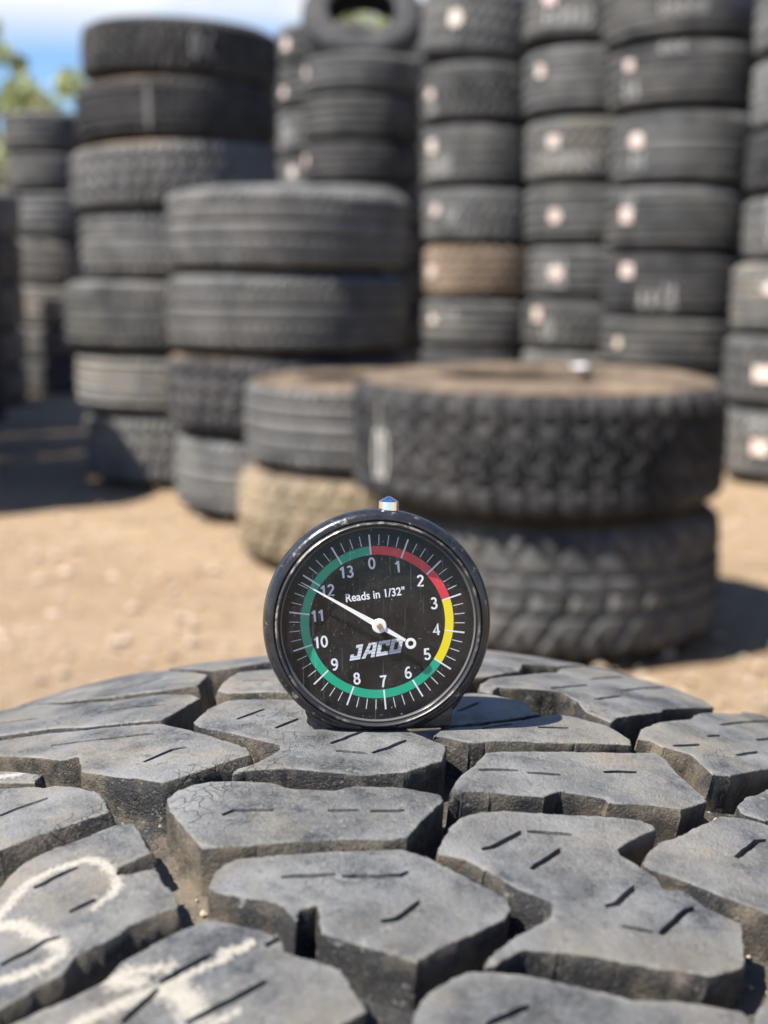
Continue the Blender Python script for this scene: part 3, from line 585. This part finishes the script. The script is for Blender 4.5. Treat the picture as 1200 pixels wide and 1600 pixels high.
stack(9.2, [(-.359, .359, zM[i], zM[i+1]) for i in range(9)], 'in the farthest stack behind the tall left stack', [('allterrain', 'grey'), ('rib', 'grey')],
      marks={0: (('st', -.9, .0, .09, .08),), 1: (('st', -1.0, -.03, .07, .07),), 2: (('ch', -.9, 0, .12, .12, 4),), 3: (('st', -.75, .04, .08, .07), ('ch', -.8, -.05, .1, .1, 5))})
zN = [1.218, .96, .706, .449, .212, 0]
stack(8.3, [(.437, .292, zN[i], zN[i+1]) for i in range(5)], 'in the short stack seen through the gap', [('allterrain', 'pale'), ('rib', 'pale')])
# the right-hand wall of stickered stacks, stepping nearer to the right
zs7 = [2.23, 1.87, 1.567, 1.258, .976, .70, .44, .225, 0]
stack(7.1, left([.195, .192, .197, .205, .212, .204, .197, .204], .33, zs7), 'in the stickered stack nearest the gap', depths={4: .024}, kinds=[('allterrain', 'grey'), ('allterrain', 'grey'), ('sawtooth', 'grey'), ('allterrain', 'grey'), ('sawtooth', 'brown'), ('rib', 'grey'), ('rib', 'black'), ('rib', 'grey')],
      tilts={0: (0, .10)}, marks={0: (('st', -.55, .0, .085, .07),), 1: (('st', -1.05, .0), ('ch', -1.0, -.07, .08, .06, 22)), 2: (('st', -1.02, .05), ('ch', -.85, -.05, .16, .10, 31)), 3: (('st', -.95, .03), ('ch', -.6, .0, .07, .1, 2)), 4: (('st', -1.1, .0),), 5: (('st', -1.0, .02), ('ch', -.7, .05, .14, .06, 5))})
zs8 = [2.175, 1.866, 1.552, 1.24, .962, .70, .46, .22, 0]
stack(6.6, left([.668, .672, .69, .69, .705, .69, .69, .69], .33, zs8), 'in the second stickered stack', [('sawtooth', 'grey'), ('rib', 'grey'), ('allterrain', 'pale'), ('rib', 'grey'), ('rib', 'grey'), ('allterrain', 'grey'), ('rib', 'grey'), ('rib', 'black')],
      tilts={0: (0, .09)}, looks={2: 'dust caked blocky'}, marks={0: (('st', -.80, .03, .07, .07), ('ch', -.5, -.05, .25, .09, 6)), 1: (('st', -.95, .05),), 2: (('st', -.75, .04), ('ch', -.55, -.05, .3, .08, 7)), 3: (('st', -.70, -.01),), 4: (('st', -.72, .0, .09, .07), ('ch', -.8, .0, .18, .16, 9)), 5: (('st', -1.0, .05), ('ch', -.8, -.02, .08, .12, 12))})
zs9 = [2.05, 1.78, 1.505, 1.19, .916, .643, .41, .195, 0]
stack(5.95, left([.945, .975, 1.0, .982, .978, .98, .98, .98], .34, zs9), 'in the third stickered stack', [('rib', 'grey'), ('rib', 'grey'), ('rib', 'grey'), ('rib', 'grey'), ('rib', 'black'), ('rib', 'grey')],
      tilts={0: (0, -.05), 1: (0, -.02)}, marks={0: (('ch', -.2, -.02, .2, .05, 14),), 1: (('st', -.98, .05), ('ch', -.95, -.05, .1, .08, 15), ('ch', -.4, .1, .12, .04, 16)), 2: (('st', -.92, .03, .075, .065), ('ch', -.9, -.05, .08, .07, 17)),
             3: (('st', -.98, .02), ('ch', -.95, .06, .06, .08, 18)), 4: (('st', -.92, .06, .055, .055), ('ch', -.62, -.06, .10, .09, 19), ('ch', -.35, -.05, .08, .12, 40)), 5: (('st', -1.05, .0, .05, .05),)})
zs10 = [1.93, 1.655, 1.38, 1.128, .868, .586, .29, 0]
stack(5.4, left([1.465, 1.465, 1.455, 1.455, 1.418, 1.405, 1.405], .33, zs10), 'in the nearest stack at the right edge', [('allterrain', 'grey'), ('sawtooth', 'grey'), ('allterrain', 'black'), ('allterrain', 'grey'), ('rib', 'pale'), ('allterrain', 'grey'), ('allterrain', 'grey')],
      marks={1: (('st', -.85, .03),), 2: (('st', -.88, .0),), 3: (('ch', -.9, .03, .12, .2, 21),), 4: (('st', -.78, .04, .11, .05), ('ch', -.9, .06, .1, .06, 25)), 5: (('st', -.80, .0, .09, .055),), 6: (('st', -.82, .0, .10, .055), ('ch', -.8, .08, .16, .06, 23))})
# far left
zL1 = [1.899, 1.628, 1.379, 1.056, .743, .462, .234, 0]
stack(9.4, [(x, .318, zL1[i], zL1[i+1]) for i, x in enumerate([-2.32, -2.306, -2.274, -2.302, -2.297, -2.309, -2.309])], 'in the far left stack below the trees', [('rib', 'grey'), ('rib', 'grey'), ('rib', 'grey'), ('allterrain', 'pale'), ('rib', 'pale'), ('rib', 'grey')])
zL0 = [1.347, 1.045, .753, .474, .23, 0]
stack(8.6, [(-2.635, .302, zL0[i], zL0[i+1]) for i in range(5)], 'in the low stack at the left edge', [('allterrain', 'pale'), ('rib', 'pale'), ('allterrain', 'pale')])
zQ = [1.60, 1.37, 1.14, .91, .68, .45, .22, 0]
stack(7.5, [(-2.50, .33, zQ[i], zQ[i+1]) for i in range(7)], 'in the dark stack cut by the left edge', [('rib', 'black')])
# stacks just left of the frame whose shadows lie on the gravel
for q, (x, y, n_) in enumerate([(-2.03, 4.62, 6), (-2.09, 5.42, 7), (-2.36, 6.18, 9), (-2.82, 6.85, 9), (-3.22, 7.62, 9)]):
    stack(y, [(x+random.uniform(-.015, .015), .395, .235*(n_-i), .235*(n_-1-i)) for i in range(n_)], 'in the '+('nearest', 'second', 'third', 'fourth', 'last')[q]+' stack outside the left edge', [('rib', 'grey'), ('allterrain', 'grey'), ('rib', 'black')])
# unseen stacks added past the right edge to cut stray light, continuing the wall
for q in range(5):
    stack(1.25+.84*q, [(2.12+.07*q+random.uniform(-.015, .015), .39, .25*(8-i), .25*(7-i)) for i in range(8)], 'in the '+('last', 'fourth', 'third', 'second', 'nearest')[q]+' added stack past the right edge', [('rib', 'black'), ('allterrain', 'grey')])
# farther stacks that close the gaps
for q, (x, y, n_, wh) in enumerate([(.0, 10.6, 10, 'in the far stack behind the leaning tire'), (.42, 10.2, 11, 'in the far stack behind the gap'), (-.86, 11.6, 10, 'in the dim far stack left of it all'), (1.3, 9.8, 11, 'in the far stack above the sticker wall'), (2.0, 9.4, 11, 'in the far stack behind the sticker wall'), (2.8, 9.0, 11, 'in the far stack behind the right edge')]):
    ts = [(x+random.uniform(-.03, .03), .35, (.25)*(n_-i), (.25)*(n_-1-i)) for i in range(min(n_, 9))]
    if n_ > 9: ts = ts[:8]+[(x, .35, (.25)*(n_-8), (.25)*(n_-9))]
    k = n_-9
    ORD_ = ORD
    stack(y, ts, wh, [('rib', 'grey'), ('allterrain', 'grey'), ('rib', 'black')])
    for i in range(max(0, k)): tire(x, y, .35, (.25)*(k-1-i), (.25)*(k-i), 'rib', 'black', ('lowest', 'next to lowest')[min(1, k-1-i)] + ' tire ' + wh.replace('in the', 'of the'))

# ---------------------------------------------------------------- trees beyond the yard
leaf_m, nt_, b_ = mat('tree_leaves'); P_ = pos(nt_)
nt_.links.new(mixc(nt_, noise(nt_, P_, 1.2, 4, .6, .38, .62), (.22, .27, .10), (.46, .48, .24)), b_.inputs['Base Color']); b_.inputs['Roughness'].default_value = .6
bark_m = plain('tree_bark', (.12, .09, .065), .9)
def tree(x, y, h, cr, label, seed, thin=1.0):
    r = random.Random(seed); root = thing('tree', label, 'tree', (x, y, 0), group='trees beyond the tire yard')
    def limb(name, pts, r0, r1):
        v, f = [], []; k = 8
        for i, p in enumerate(pts):
            rad = r0+(r1-r0)*i/(len(pts)-1)
            for j in range(k): a = 2*PI*j/k; v.append((p[0]+rad*math.cos(a), p[1]+rad*math.sin(a), p[2]))
            if i:
                for j in range(k): b0 = (i-1)*k; f.append((b0+j, b0+(j+1) % k, b0+k+(j+1) % k, b0+k+j))
        obj(name, mesh(name, v, f, bark_m), root)
    limb('trunk', [(0, 0, -.1), (.1, 0, h*.25), (.0, .1, h*.5), (.1, .1, h*.8)], h*.035, h*.008)
    cl = []
    for i in range(7):
        a = r.uniform(0, 6.28); e = (math.cos(a)*cr*r.uniform(.4, .8), math.sin(a)*cr*r.uniform(.4, .8), h*r.uniform(.55, .92)); z = h*r.uniform(.25, .5)
        limb('limb', [(0, 0, z), (e[0]*.4, e[1]*.4, z+(e[2]-z)*.5), e], h*.014, h*.004); cl.append(e)
    for i in range(int(16*thin)):
        a = r.uniform(0, 6.28); q = r.uniform(.1, .85); cl.append((math.cos(a)*cr*q, math.sin(a)*cr*q, h*r.uniform(.35, .97)))
    v, f = [], []
    for c in cl:
        rad = cr*r.uniform(.18, .36)
        for i in range(int(300*thin)):
            p = Vector((r.gauss(0, 1), r.gauss(0, 1), r.gauss(0, .8))); p = p.normalized()*rad*r.random()**.4
            s = r.uniform(.05, .11); d1 = Vector((r.gauss(0, 1), r.gauss(0, 1), r.gauss(0, 1))).normalized()*s; d2 = d1.cross(Vector((r.gauss(0, 1), r.gauss(0, 1), r.gauss(0, 1)))).normalized()*s*.6
            o = Vector(c)+p; b0 = len(v); v += [o-d1, o+d2, o+d1, o-d2]; f.append((b0, b0+1, b0+2, b0+3))
    obj('crown', mesh('crown', v, f, leaf_m, smooth=False), root)
tree(-8.1, 29, 6.1, 1.25, 'slim pale green tree rising highest at far left against the sky', 1, .5)
tree(-8.9, 26, 4.0, 1.7, 'broad yellow green tree at the left edge beyond the tires', 2, .9)
tree(-6.75, 28, 4.9, 1.3, 'low round green tree between the thin tree and tall stack', 3, .55)
tree(-4.6, 33, 4.6, 1.6, 'bushy green tree mostly hidden behind the tall left stack', 4, .8)
tree(-.9, 34, 7.5, 1.3, 'small tree tip showing through the leaning tire', 5, .8)

def make_shiny_scrap():  # shiny scrap added for a bright spot of unknown source
    r = random.Random(4); root_z = .606
    bm = bmesh.new(); bmesh.ops.create_icosphere(bm, subdivisions=2, radius=1)
    for v in bm.verts: v.co = Vector((v.co.x*.022*r.uniform(.8, 1.15), v.co.y*.014*r.uniform(.8, 1.15), v.co.z*.007*r.uniform(.6, 1.3)))
    me = bpy.data.meshes.new('shiny_scrap'); bm.to_mesh(me); bm.free(); me.materials.append(plain('crumpled_glossy', (.88, .88, .90), .25))
    o = obj('shiny_scrap', me); o.location = (.49, 3.29, root_z-.006); o['label'] = 'small added shiny scrap lying on the widest tire beside its open centre'; o['category'] = 'scrap'
make_shiny_scrap()

# ---------------------------------------------------------------- the round tread depth gauge standing on the tread
def make_gauge():
    lean = math.radians(6); yaw = math.radians(5)
    n = Vector((math.sin(yaw)*math.cos(lean), -math.cos(yaw)*math.cos(lean), math.sin(lean)))
    rt = Vector((math.cos(yaw), math.sin(yaw), 0)); up = n.cross(rt)
    base = Vector((-.0010, .2853, .7299))
    c = base+up*.0245+n*.0005
    root = thing('tread_depth_gauge', 'round black dial gauge with white needle, standing upright on the near tread', 'gauge', c)
    root.matrix_world = Matrix.Translation(c) @ Matrix((rt, up, n)).transposed().to_4x4() @ Matrix.Scale(1.035, 4)
    K = .001
    def sc_(v): return [(x*K, y*K, z*K) for x, y, z in v]
    # materials
    blk, nt, b = mat('gauge_black_shell'); P = pos(nt)
    c0 = mixc(nt, noise(nt, P, 240, 5, .6, .4, .7), (.012, .012, .014), (.030, .031, .035))
    c0 = mixc(nt, noise(nt, P, 1100, 3, .6, .72, .77, (0, .4)), c0, (.32, .30, .26))
    at = N(nt, 'ShaderNodeAttribute', attribute_name='wear')
    wf = math_(nt, 'MULTIPLY', at.outputs['Fac'], noise(nt, P, 360, 6, .75, .60, .68), True)
    c0 = mixc(nt, wf, c0, (.36, .34, .31)); nt.links.new(c0, b.inputs['Base Color'])
    b.inputs['Roughness'].default_value = .27; b.inputs['Specular IOR Level'].default_value = .6
    bump(nt, b, noise(nt, P, 900, 4, .6), .25, .0003)
    bz, nt, b = mat('gauge_bezel_metal'); P = pos(nt)
    at = N(nt, 'ShaderNodeAttribute', attribute_name='wear')
    wf = math_(nt, 'MULTIPLY', at.outputs['Fac'], noise(nt, P, 300, 6, .7, .50, .66), True)
    c0 = mixc(nt, wf, (.030, .029, .030), (.62, .55, .47)); nt.links.new(c0, b.inputs['Base Color']); nt.links.new(wf, b.inputs['Metallic'])
    b.inputs['Roughness'].default_value = .36
    dial_m, nt, b = mat('gauge_dial_black'); P = pos(nt)
    nt.links.new(mixc(nt, noise(nt, P, 160, 5, .6, .4, .75), (.009, .009, .010), (.022, .021, .021)), b.inputs['Base Color']); b.inputs['Roughness'].default_value = .6; b.inputs['Specular IOR Level'].default_value = .15
    white = plain('dial_white_print', (.74, .76, .80), .5); red = plain('dial_red_print', (.62, .030, .050), .5)
    yel = plain('dial_yellow_print', (.80, .66, .008), .5); grn = plain('dial_green_print', (.0, .36, .21), .5)
    needle_m = plain('needle_white_paint', (.82, .81, .80), .35); brass = plain('brass_pin', (.55, .42, .22), .3, 1)
    gl = bpy.data.materials.new('scratched_crystal'); gl.use_nodes = True; nt = gl.node_tree; nt.nodes.clear(); P = pos(nt)
    tr = N(nt, 'ShaderNodeBsdfTransparent'); tr.inputs[0].default_value = (.96, .965, .97, 1); gs = N(nt, 'ShaderNodeBsdfGlossy'); gs.inputs['Roughness'].default_value = .03
    fr = N(nt, 'ShaderNodeFresnel'); fr.inputs[0].default_value = 1.34; m1 = N(nt, 'ShaderNodeMixShader'); df = N(nt, 'ShaderNodeBsdfDiffuse'); df.inputs[0].default_value = (.75, .74, .70, 1)
    m2 = N(nt, 'ShaderNodeMixShader'); o_ = N(nt, 'ShaderNodeOutputMaterial')
    # scratches: stretched noises at two angles, and dust specks
    def scr(ang, sx):
        mp = N(nt, 'ShaderNodeMapping'); mp.inputs['Rotation'].default_value = (0, ang, 0); mp.inputs['Scale'].default_value = (sx, 1, sx*.018); nt.links.new(P, mp.inputs[0])
        nn = N(nt, 'ShaderNodeTexNoise'); nn.inputs['Scale'].default_value = 1; nn.inputs['Detail'].default_value = 2; nt.links.new(mp.outputs[0], nn.inputs['Vector'])
        r = N(nt, 'ShaderNodeMapRange'); r.inputs[1].default_value = .70; r.inputs[2].default_value = .78; r.inputs[3].default_value = 0; r.inputs[4].default_value = .12; nt.links.new(nn.outputs['Fac'], r.inputs[0]); return r.outputs[0]
    s = math_(nt, 'ADD', scr(.5, 3800), scr(-.9, 3200)); s = math_(nt, 'ADD', s, scr(1.25, 4200)); s = math_(nt, 'ADD', s, scr(-.2, 3000))
    s = math_(nt, 'ADD', s, noise(nt, P, 2600, 2, .5, .69, .74, (0, .30)))
    s = math_(nt, 'ADD', s, noise(nt, P, 130, 5, .7, .40, .80, (.0, .022)), True)
    nt.links.new(fr.outputs[0], m1.inputs[0]); nt.links.new(tr.outputs[0], m1.inputs[1]); nt.links.new(gs.outputs[0], m1.inputs[2])
    nt.links.new(s, m2.inputs[0]); nt.links.new(m1.outputs[0], m2.inputs[1]); nt.links.new(df.outputs[0], m2.inputs[2]); nt.links.new(m2.outputs[0], o_.inputs[0])
    def part(name, prof, m, par, n=160, wear=None, cx=0, cy=0, sharp=40):
        v, f = lathe(prof, n); v = [(x+cx, max(y+cy, -23.75), z) for x, y, z in v]
        me = mesh(name, sc_(v), f, m, sharp=sharp)
        if wear:
            a = me.attributes.new('wear', 'FLOAT', 'POINT'); a.data.foreach_set('value', np.tile(np.array(wear, np.float32), n))
        return obj(name, me, par)
    # outer shell (soft boot) - slightly larger towards the back
    part('shell', [(0, -12.5), (20, -12.5), (22.9, -12), (24.0, -10.8), (25.0, -7.5), (25.3, -4.2), (25.05, -2.4), (24.4, -1.2), (23.2, -.6), (22.7, -.9), (22.6, -3), (22.2, -3.2)], blk, root,
         wear=[0, 0, 0, 0, 0, 0, .1, .75, .8, .3, 0, 0], sharp=60)
    bzo = part('bezel', [(22.65, -3), (22.65, .1), (22.5, .5), (22.25, .65), (22.0, .5), (21.9, .1), (21.85, -.3), (21.8, -.9), (21.75, -4.2)], bz, root, wear=[0, .3, .8, .5, .2, .05, 0, 0, 0], sharp=60)
    part('retaining_ring', [(21.8, -.55), (21.45, -.35), (21.2, -.6), (21.15, -1.0)], plain('clear_grey_plastic', (.10, .10, .10), .18), bzo)
    # flat foot under the shell
    bm = bmesh.new()
    pts = [(-16.4, -19.2), (-15.0, -22.6), (-14.0, -24.1), (14.0, -24.0), (16.0, -23.6), (16.6, -19.2), (14, -18.6), (8, -21), (0, -22.2), (-8, -21), (-14, -18.6)]
    vs_ = [bm.verts.new((x*K, y*K, -2.6*K)) for x, y in pts]; fc = bm.faces.new(vs_)
    ex = bmesh.ops.extrude_face_region(bm, geom=[fc]); bmesh.ops.translate(bm, vec=(0, 0, -8.6*K), verts=[g for g in ex['geom'] if isinstance(g, bmesh.types.BMVert)])
    bmesh.ops.recalc_face_normals(bm, faces=bm.faces); bmesh.ops.bevel(bm, geom=bm.edges[:], offset=.5*K, segments=3, profile=.5, affect='EDGES')
    me = bpy.data.meshes.new('foot'); bm.to_mesh(me); bm.free(); me.materials.append(blk); me.polygons.foreach_set('use_smooth', [True]*len(me.polygons)); me.set_sharp_from_angle(angle=.6); obj('foot', me, root)
    # plunger button on top (rolled a little clockwise)
    kx, ky = 2.75, 24.4
    v, f = lathe([(0, 3.55), (.25, 3.5), (1.9, 2.55), (2.2, 2.3), (2.2, -.4), (1.7, -.6), (1.7, -2)], 40)
    a = math.radians(-1.5)
    v = [(kx+x*math.cos(a)+z*math.sin(-a), ky+z*math.cos(a)-x*math.sin(-a), -4.6+y) for x, y, z in v]
    v = [(x, y, z) for x, y, z in v]
    obj('plunger_button', mesh('plunger_button', sc_(v), [t[::-1] for t in f], M['chrome'], sharp=35), root)
    v, f = lathe([(2.9, -1.4), (2.9, -.3), (2.3, 0), (2.2, -.2)], 40); v = [(kx+x, ky+z+.2, -4.6+y) for x, y, z in v]
    obj('plunger_collar', mesh('plunger_collar', sc_(v), [t[::-1] for t in f], blk, sharp=35), root)
    # dial plate
    ZD = -3.6
    dial = part('dial', [(0, ZD), (21.8, ZD)], dial_m, root, n=96)
    ROT = math.radians(4.9)
    def pol(r, deg):
        t = math.radians(deg)-ROT; return (r*math.sin(t), r*math.cos(t))
    def flat(name, pts, m, z, par=dial, tris=None):
        me = mesh(name, sc_([(x, y, ZD+z) for x, y in pts]), tris or [tuple(range(len(pts)))], m, smooth=False); return obj(name, me, par)
    u = 360/14
    for a0, a1, m, nm in ((0, 3*u, red, 'red_zone'), (3*u, 5*u, yel, 'yellow_zone'), (5*u, 360, grn, 'green_zone')):
        k = max(8, int((a1-a0)/3)); A = np.linspace(a0, a1, k+1)
        pts = [pol(15.1, x) for x in A]+[pol(17.0, x) for x in A]
        flat(nm, pts, m, .02, tris=[(i, i+1, k+2+i, k+1+i) for i in range(k)])
    tick_mesh = {}
    for i in range(56):
        major = i % 4 == 0
        if major not in tick_mesh:
            hw, r0, r1 = (.17, 15.2, 19.6) if major else (.075, 17.2, 19.5)
            tick_mesh[major] = mesh('tick_mark', sc_([(-hw, r0, ZD+.04), (hw, r0, ZD+.04), (hw, r1, ZD+.04), (-hw, r1, ZD+.04)]), [(0, 1, 2, 3)], white, smooth=False)
        o = obj('tick_mark', tick_mesh[major], dial); o.rotation_euler = (0, 0, -math.radians(i*u/4)+ROT)
    def text(s, size, x, y, rot, m=white, bold=0., shear=0, name='numeral', z=.05, sx=1):
        cu = bpy.data.curves.new(s, 'FONT'); cu.body = s; cu.size = size; cu.align_x = 'CENTER'; cu.align_y = 'CENTER'; cu.offset = bold; cu.shear = shear; cu.resolution_u = 5
        o = bpy.data.objects.new('t', cu); sc.collection.objects.link(o); bpy.context.view_layer.update()
        me = bpy.data.meshes.new_from_object(o.evaluated_get(bpy.context.evaluated_depsgraph_get())); bpy.data.objects.remove(o); bpy.data.curves.remove(cu)
        me.name = name; me.materials.clear(); me.materials.append(m)
        e = obj(name, me, dial); e.location = (x*K, y*K, (ZD+z)*K); e.scale = (K*sx, K, K); e.rotation_euler = (0, 0, rot); return e
    # numerals drawn as strokes in a plain grotesque shape (unit height 1)
    def arc(cx, cy, rx, ry, a0, a1, n=12): return [(cx+rx*math.cos(math.radians(a0+(a1-a0)*i/n)), cy+ry*math.sin(math.radians(a0+(a1-a0)*i/n))) for i in range(n+1)]
    DG = {'0': [arc(.28, .5, .22, .43, 90, 450, 20)], '1': [[(.06, .72), (.2, .8), (.30, .96), (.30, 0)]],
          '2': [arc(.28, .70, .21, .23, 165, -25, 10)+[(.06, .07), (.52, .07)]], '3': [arc(.26, .715, .19, .215, 150, -90, 10)+arc(.26, .27, .225, .225, 90, -160, 12)],
          '4': [[(.40, 0), (.40, .93), (.04, .27), (.56, .27)]], '5': [[(.48, .92), (.14, .92), (.09, .48)]+arc(.27, .30, .22, .24, 120, -155, 12)],
          '6': [arc(.28, .29, .21, .235, 90, 450, 14), arc(.33, .40, .27, .54, 65, 195, 8)], '7': [[(.05, .92), (.52, .92), (.34, .55), (.22, 0)]],
          '8': [arc(.28, .71, .18, .205, 90, 450, 14), arc(.28, .27, .22, .235, 90, 450, 14)], '9': [arc(.28, .68, .21, .245, 90, 450, 14), arc(.23, .57, .27, .52, -115, 15, 8)]}
    def digits(s, h, x, y, rot):
        v, f = [], []; wd = .078; adv = .60; x0 = -adv*len(s)/2+.02
        for ch in s:
            for st in DG[ch]:
                n_ = len(st)
                for i, p in enumerate(st):
                    a = st[max(0, i-1)]; b = st[min(n_-1, i+1)]; dx, dy = b[0]-a[0], b[1]-a[1]; l_ = math.hypot(dx, dy) or 1
                    e1 = math.hypot(p[0]-a[0], p[1]-a[1]) or 1; 
                    k = wd
                    if 0 < i < n_-1:
                        u1 = ((p[0]-a[0])/e1, (p[1]-a[1])/e1); k = wd/max(.6, abs(u1[0]*dx/l_+u1[1]*dy/l_))
                    for sg in (-1, 1): v.append(((x0+p[0]-dy/l_*k*sg)*h, (p[1]-.5+dx/l_*k*sg)*h, 0))
                    if i: b0 = len(v)-4; f.append((b0, b0+1, b0+3, b0+2))
            x0 += adv
        o = obj('numeral', mesh('numeral', sc_(v), f, white, smooth=False), dial); o.location = (x*K, y*K, (ZD+.05)*K); o.rotation_euler = (0, 0, rot)
    for i in range(14):
        x, y = pol(13.25, i*u); digits(str(i), 2.65, x, y, ROT)
    text('Reads in 1/32"', 2.55, -.45, 6.15, ROT+.02, bold=.04, name='caption', sx=.90)
    # the slanted maker's word, heavy italic capitals with a light to dark stripe fill
    logo = bpy.data.materials.new('logo_print'); logo.use_nodes = True; nt = logo.node_tree; b = nt.nodes['Principled BSDF']
    tcn = N(nt, 'ShaderNodeTexCoord'); sp = N(nt, 'ShaderNodeSeparateXYZ'); nt.links.new(tcn.outputs['Object'], sp.inputs[0])
    wv = math_(nt, 'SINE', math_(nt, 'MULTIPLY', sp.outputs[1], 9000), 0)
    mr = N(nt, 'ShaderNodeMapRange'); mr.inputs[1].default_value = -.3; mr.inputs[2].default_value = .3; nt.links.new(wv, mr.inputs[0])
    nt.links.new(mixc(nt, mr.outputs[0], (.45, .48, .54), (.66, .69, .75)), b.inputs['Base Color'])
    def letter(polys, ox):
        pts, fs = [], []
        for q in polys:
            fs.append(tuple(range(len(pts), len(pts)+len(q))))
            for x, y in q: pts.append((ox+x+y*.36, y))
        me = mesh('logo_letter', sc_([(x, y, 0) for x, y in pts]), fs, logo, smooth=False)
        o = obj('logo_letter', me, dial); o.location = (-5.7*K, -8.35*K, (ZD+.05)*K); o.rotation_euler = (0, 0, ROT+math.radians(3)); o['label'] = 'slanted capital of the maker\'s word'
    Hh = 3.25
    letter([[(0, 0), (2.4, 0), (2.4, .85), (0, .85)], [(0, .85), (.75, .85), (.75, 1.3), (0, 1.3)], [(1.55, .85), (2.4, .85), (2.4, Hh), (1.55, Hh)], [(.9, 2.55), (1.55, 2.55), (1.55, Hh), (.9, Hh)]], -.6)
    letter([[(0, 0), (.85, 0), (1.75, Hh), (1.0, Hh)], [(1.0, Hh), (1.75, Hh), (2.9, Hh), (2.1, 2.5)], [(2.05, 0), (2.9, 0), (2.9, Hh), (2.05, 2.6)], [(.75, .9), (2.05, .9), (2.05, 1.55), (.95, 1.55)]], 2.1)
    letter([[(0, 0), (2.7, 0), (2.7, .8), (0, .8)], [(0, .8), (.9, .8), (.9, 2.45), (0, 2.45)], [(0, 2.45), (2.7, 2.45), (2.7, Hh), (0, Hh)], [(1.85, 2.0), (2.7, 2.0), (2.7, 2.45), (1.85, 2.45)]], 5.3)
    letter([[(0, 0), (2.7, 0), (2.7, .8), (0, .8)], [(0, .8), (.9, .8), (.9, 2.45), (0, 2.45)], [(0, 2.45), (2.7, 2.45), (2.7, Hh), (0, Hh)], [(1.85, .8), (2.7, .8), (2.7, 2.45), (1.85, 2.45)]], 8.2)
    # needle: tapered blade, round hub, ring at the tail; it turns above the dial
    NZ = ZD+2.0; ang = math.atan2(905-973.5, -(475-592))            # screen drop / run, up-left
    d = Vector((-math.cos(math.radians(30.4)), math.sin(math.radians(30.4)))); q = Vector((-d.y, d.x)); hub = Vector((.25, -.45))
    def P2(a, b): p = hub+d*a+q*b; return (p.x, p.y)
    rim = [P2(19.8, .05), P2(19.8, -.05), P2(6, -.42), P2(1.2, -.62), P2(-6.6, -.30), P2(-6.6, .30), P2(1.2, .62), P2(6, .42)]
    bm = bmesh.new(); fc = bm.faces.new([bm.verts.new((x*K, y*K, NZ*K)) for x, y in rim]); ex = bmesh.ops.extrude_face_region(bm, geom=[fc]); bmesh.ops.translate(bm, vec=(0, 0, .22*K), verts=[g for g in ex['geom'] if isinstance(g, bmesh.types.BMVert)])
    bmesh.ops.recalc_face_normals(bm, faces=bm.faces); me = bpy.data.meshes.new('needle'); bm.to_mesh(me); bm.free(); me.materials.append(needle_m)
    nd = obj('needle', me, root)
    part('hub', [(0, NZ+.55), (1.45, NZ+.5), (1.6, NZ+.35), (1.6, NZ-.3), (0, NZ-.3)], needle_m, nd, 40, cx=hub.x, cy=hub.y)
    part('pin', [(0, NZ+1.0), (.5, NZ+.95), (.62, NZ+.8), (.62, NZ-2)], brass, nd, 24, cx=hub.x, cy=hub.y)
    tl = hub+d*-8.0
    part('tail_ring', [(.62, NZ), (.62, NZ+.25), (1.2, NZ+.25), (1.2, NZ), (.62, NZ)], needle_m, nd, 36, cx=tl.x, cy=tl.y)
    part('crystal', [(0, -.35), (12, -.42), (21.4, -.75)], gl, root, 96)
make_gauge()
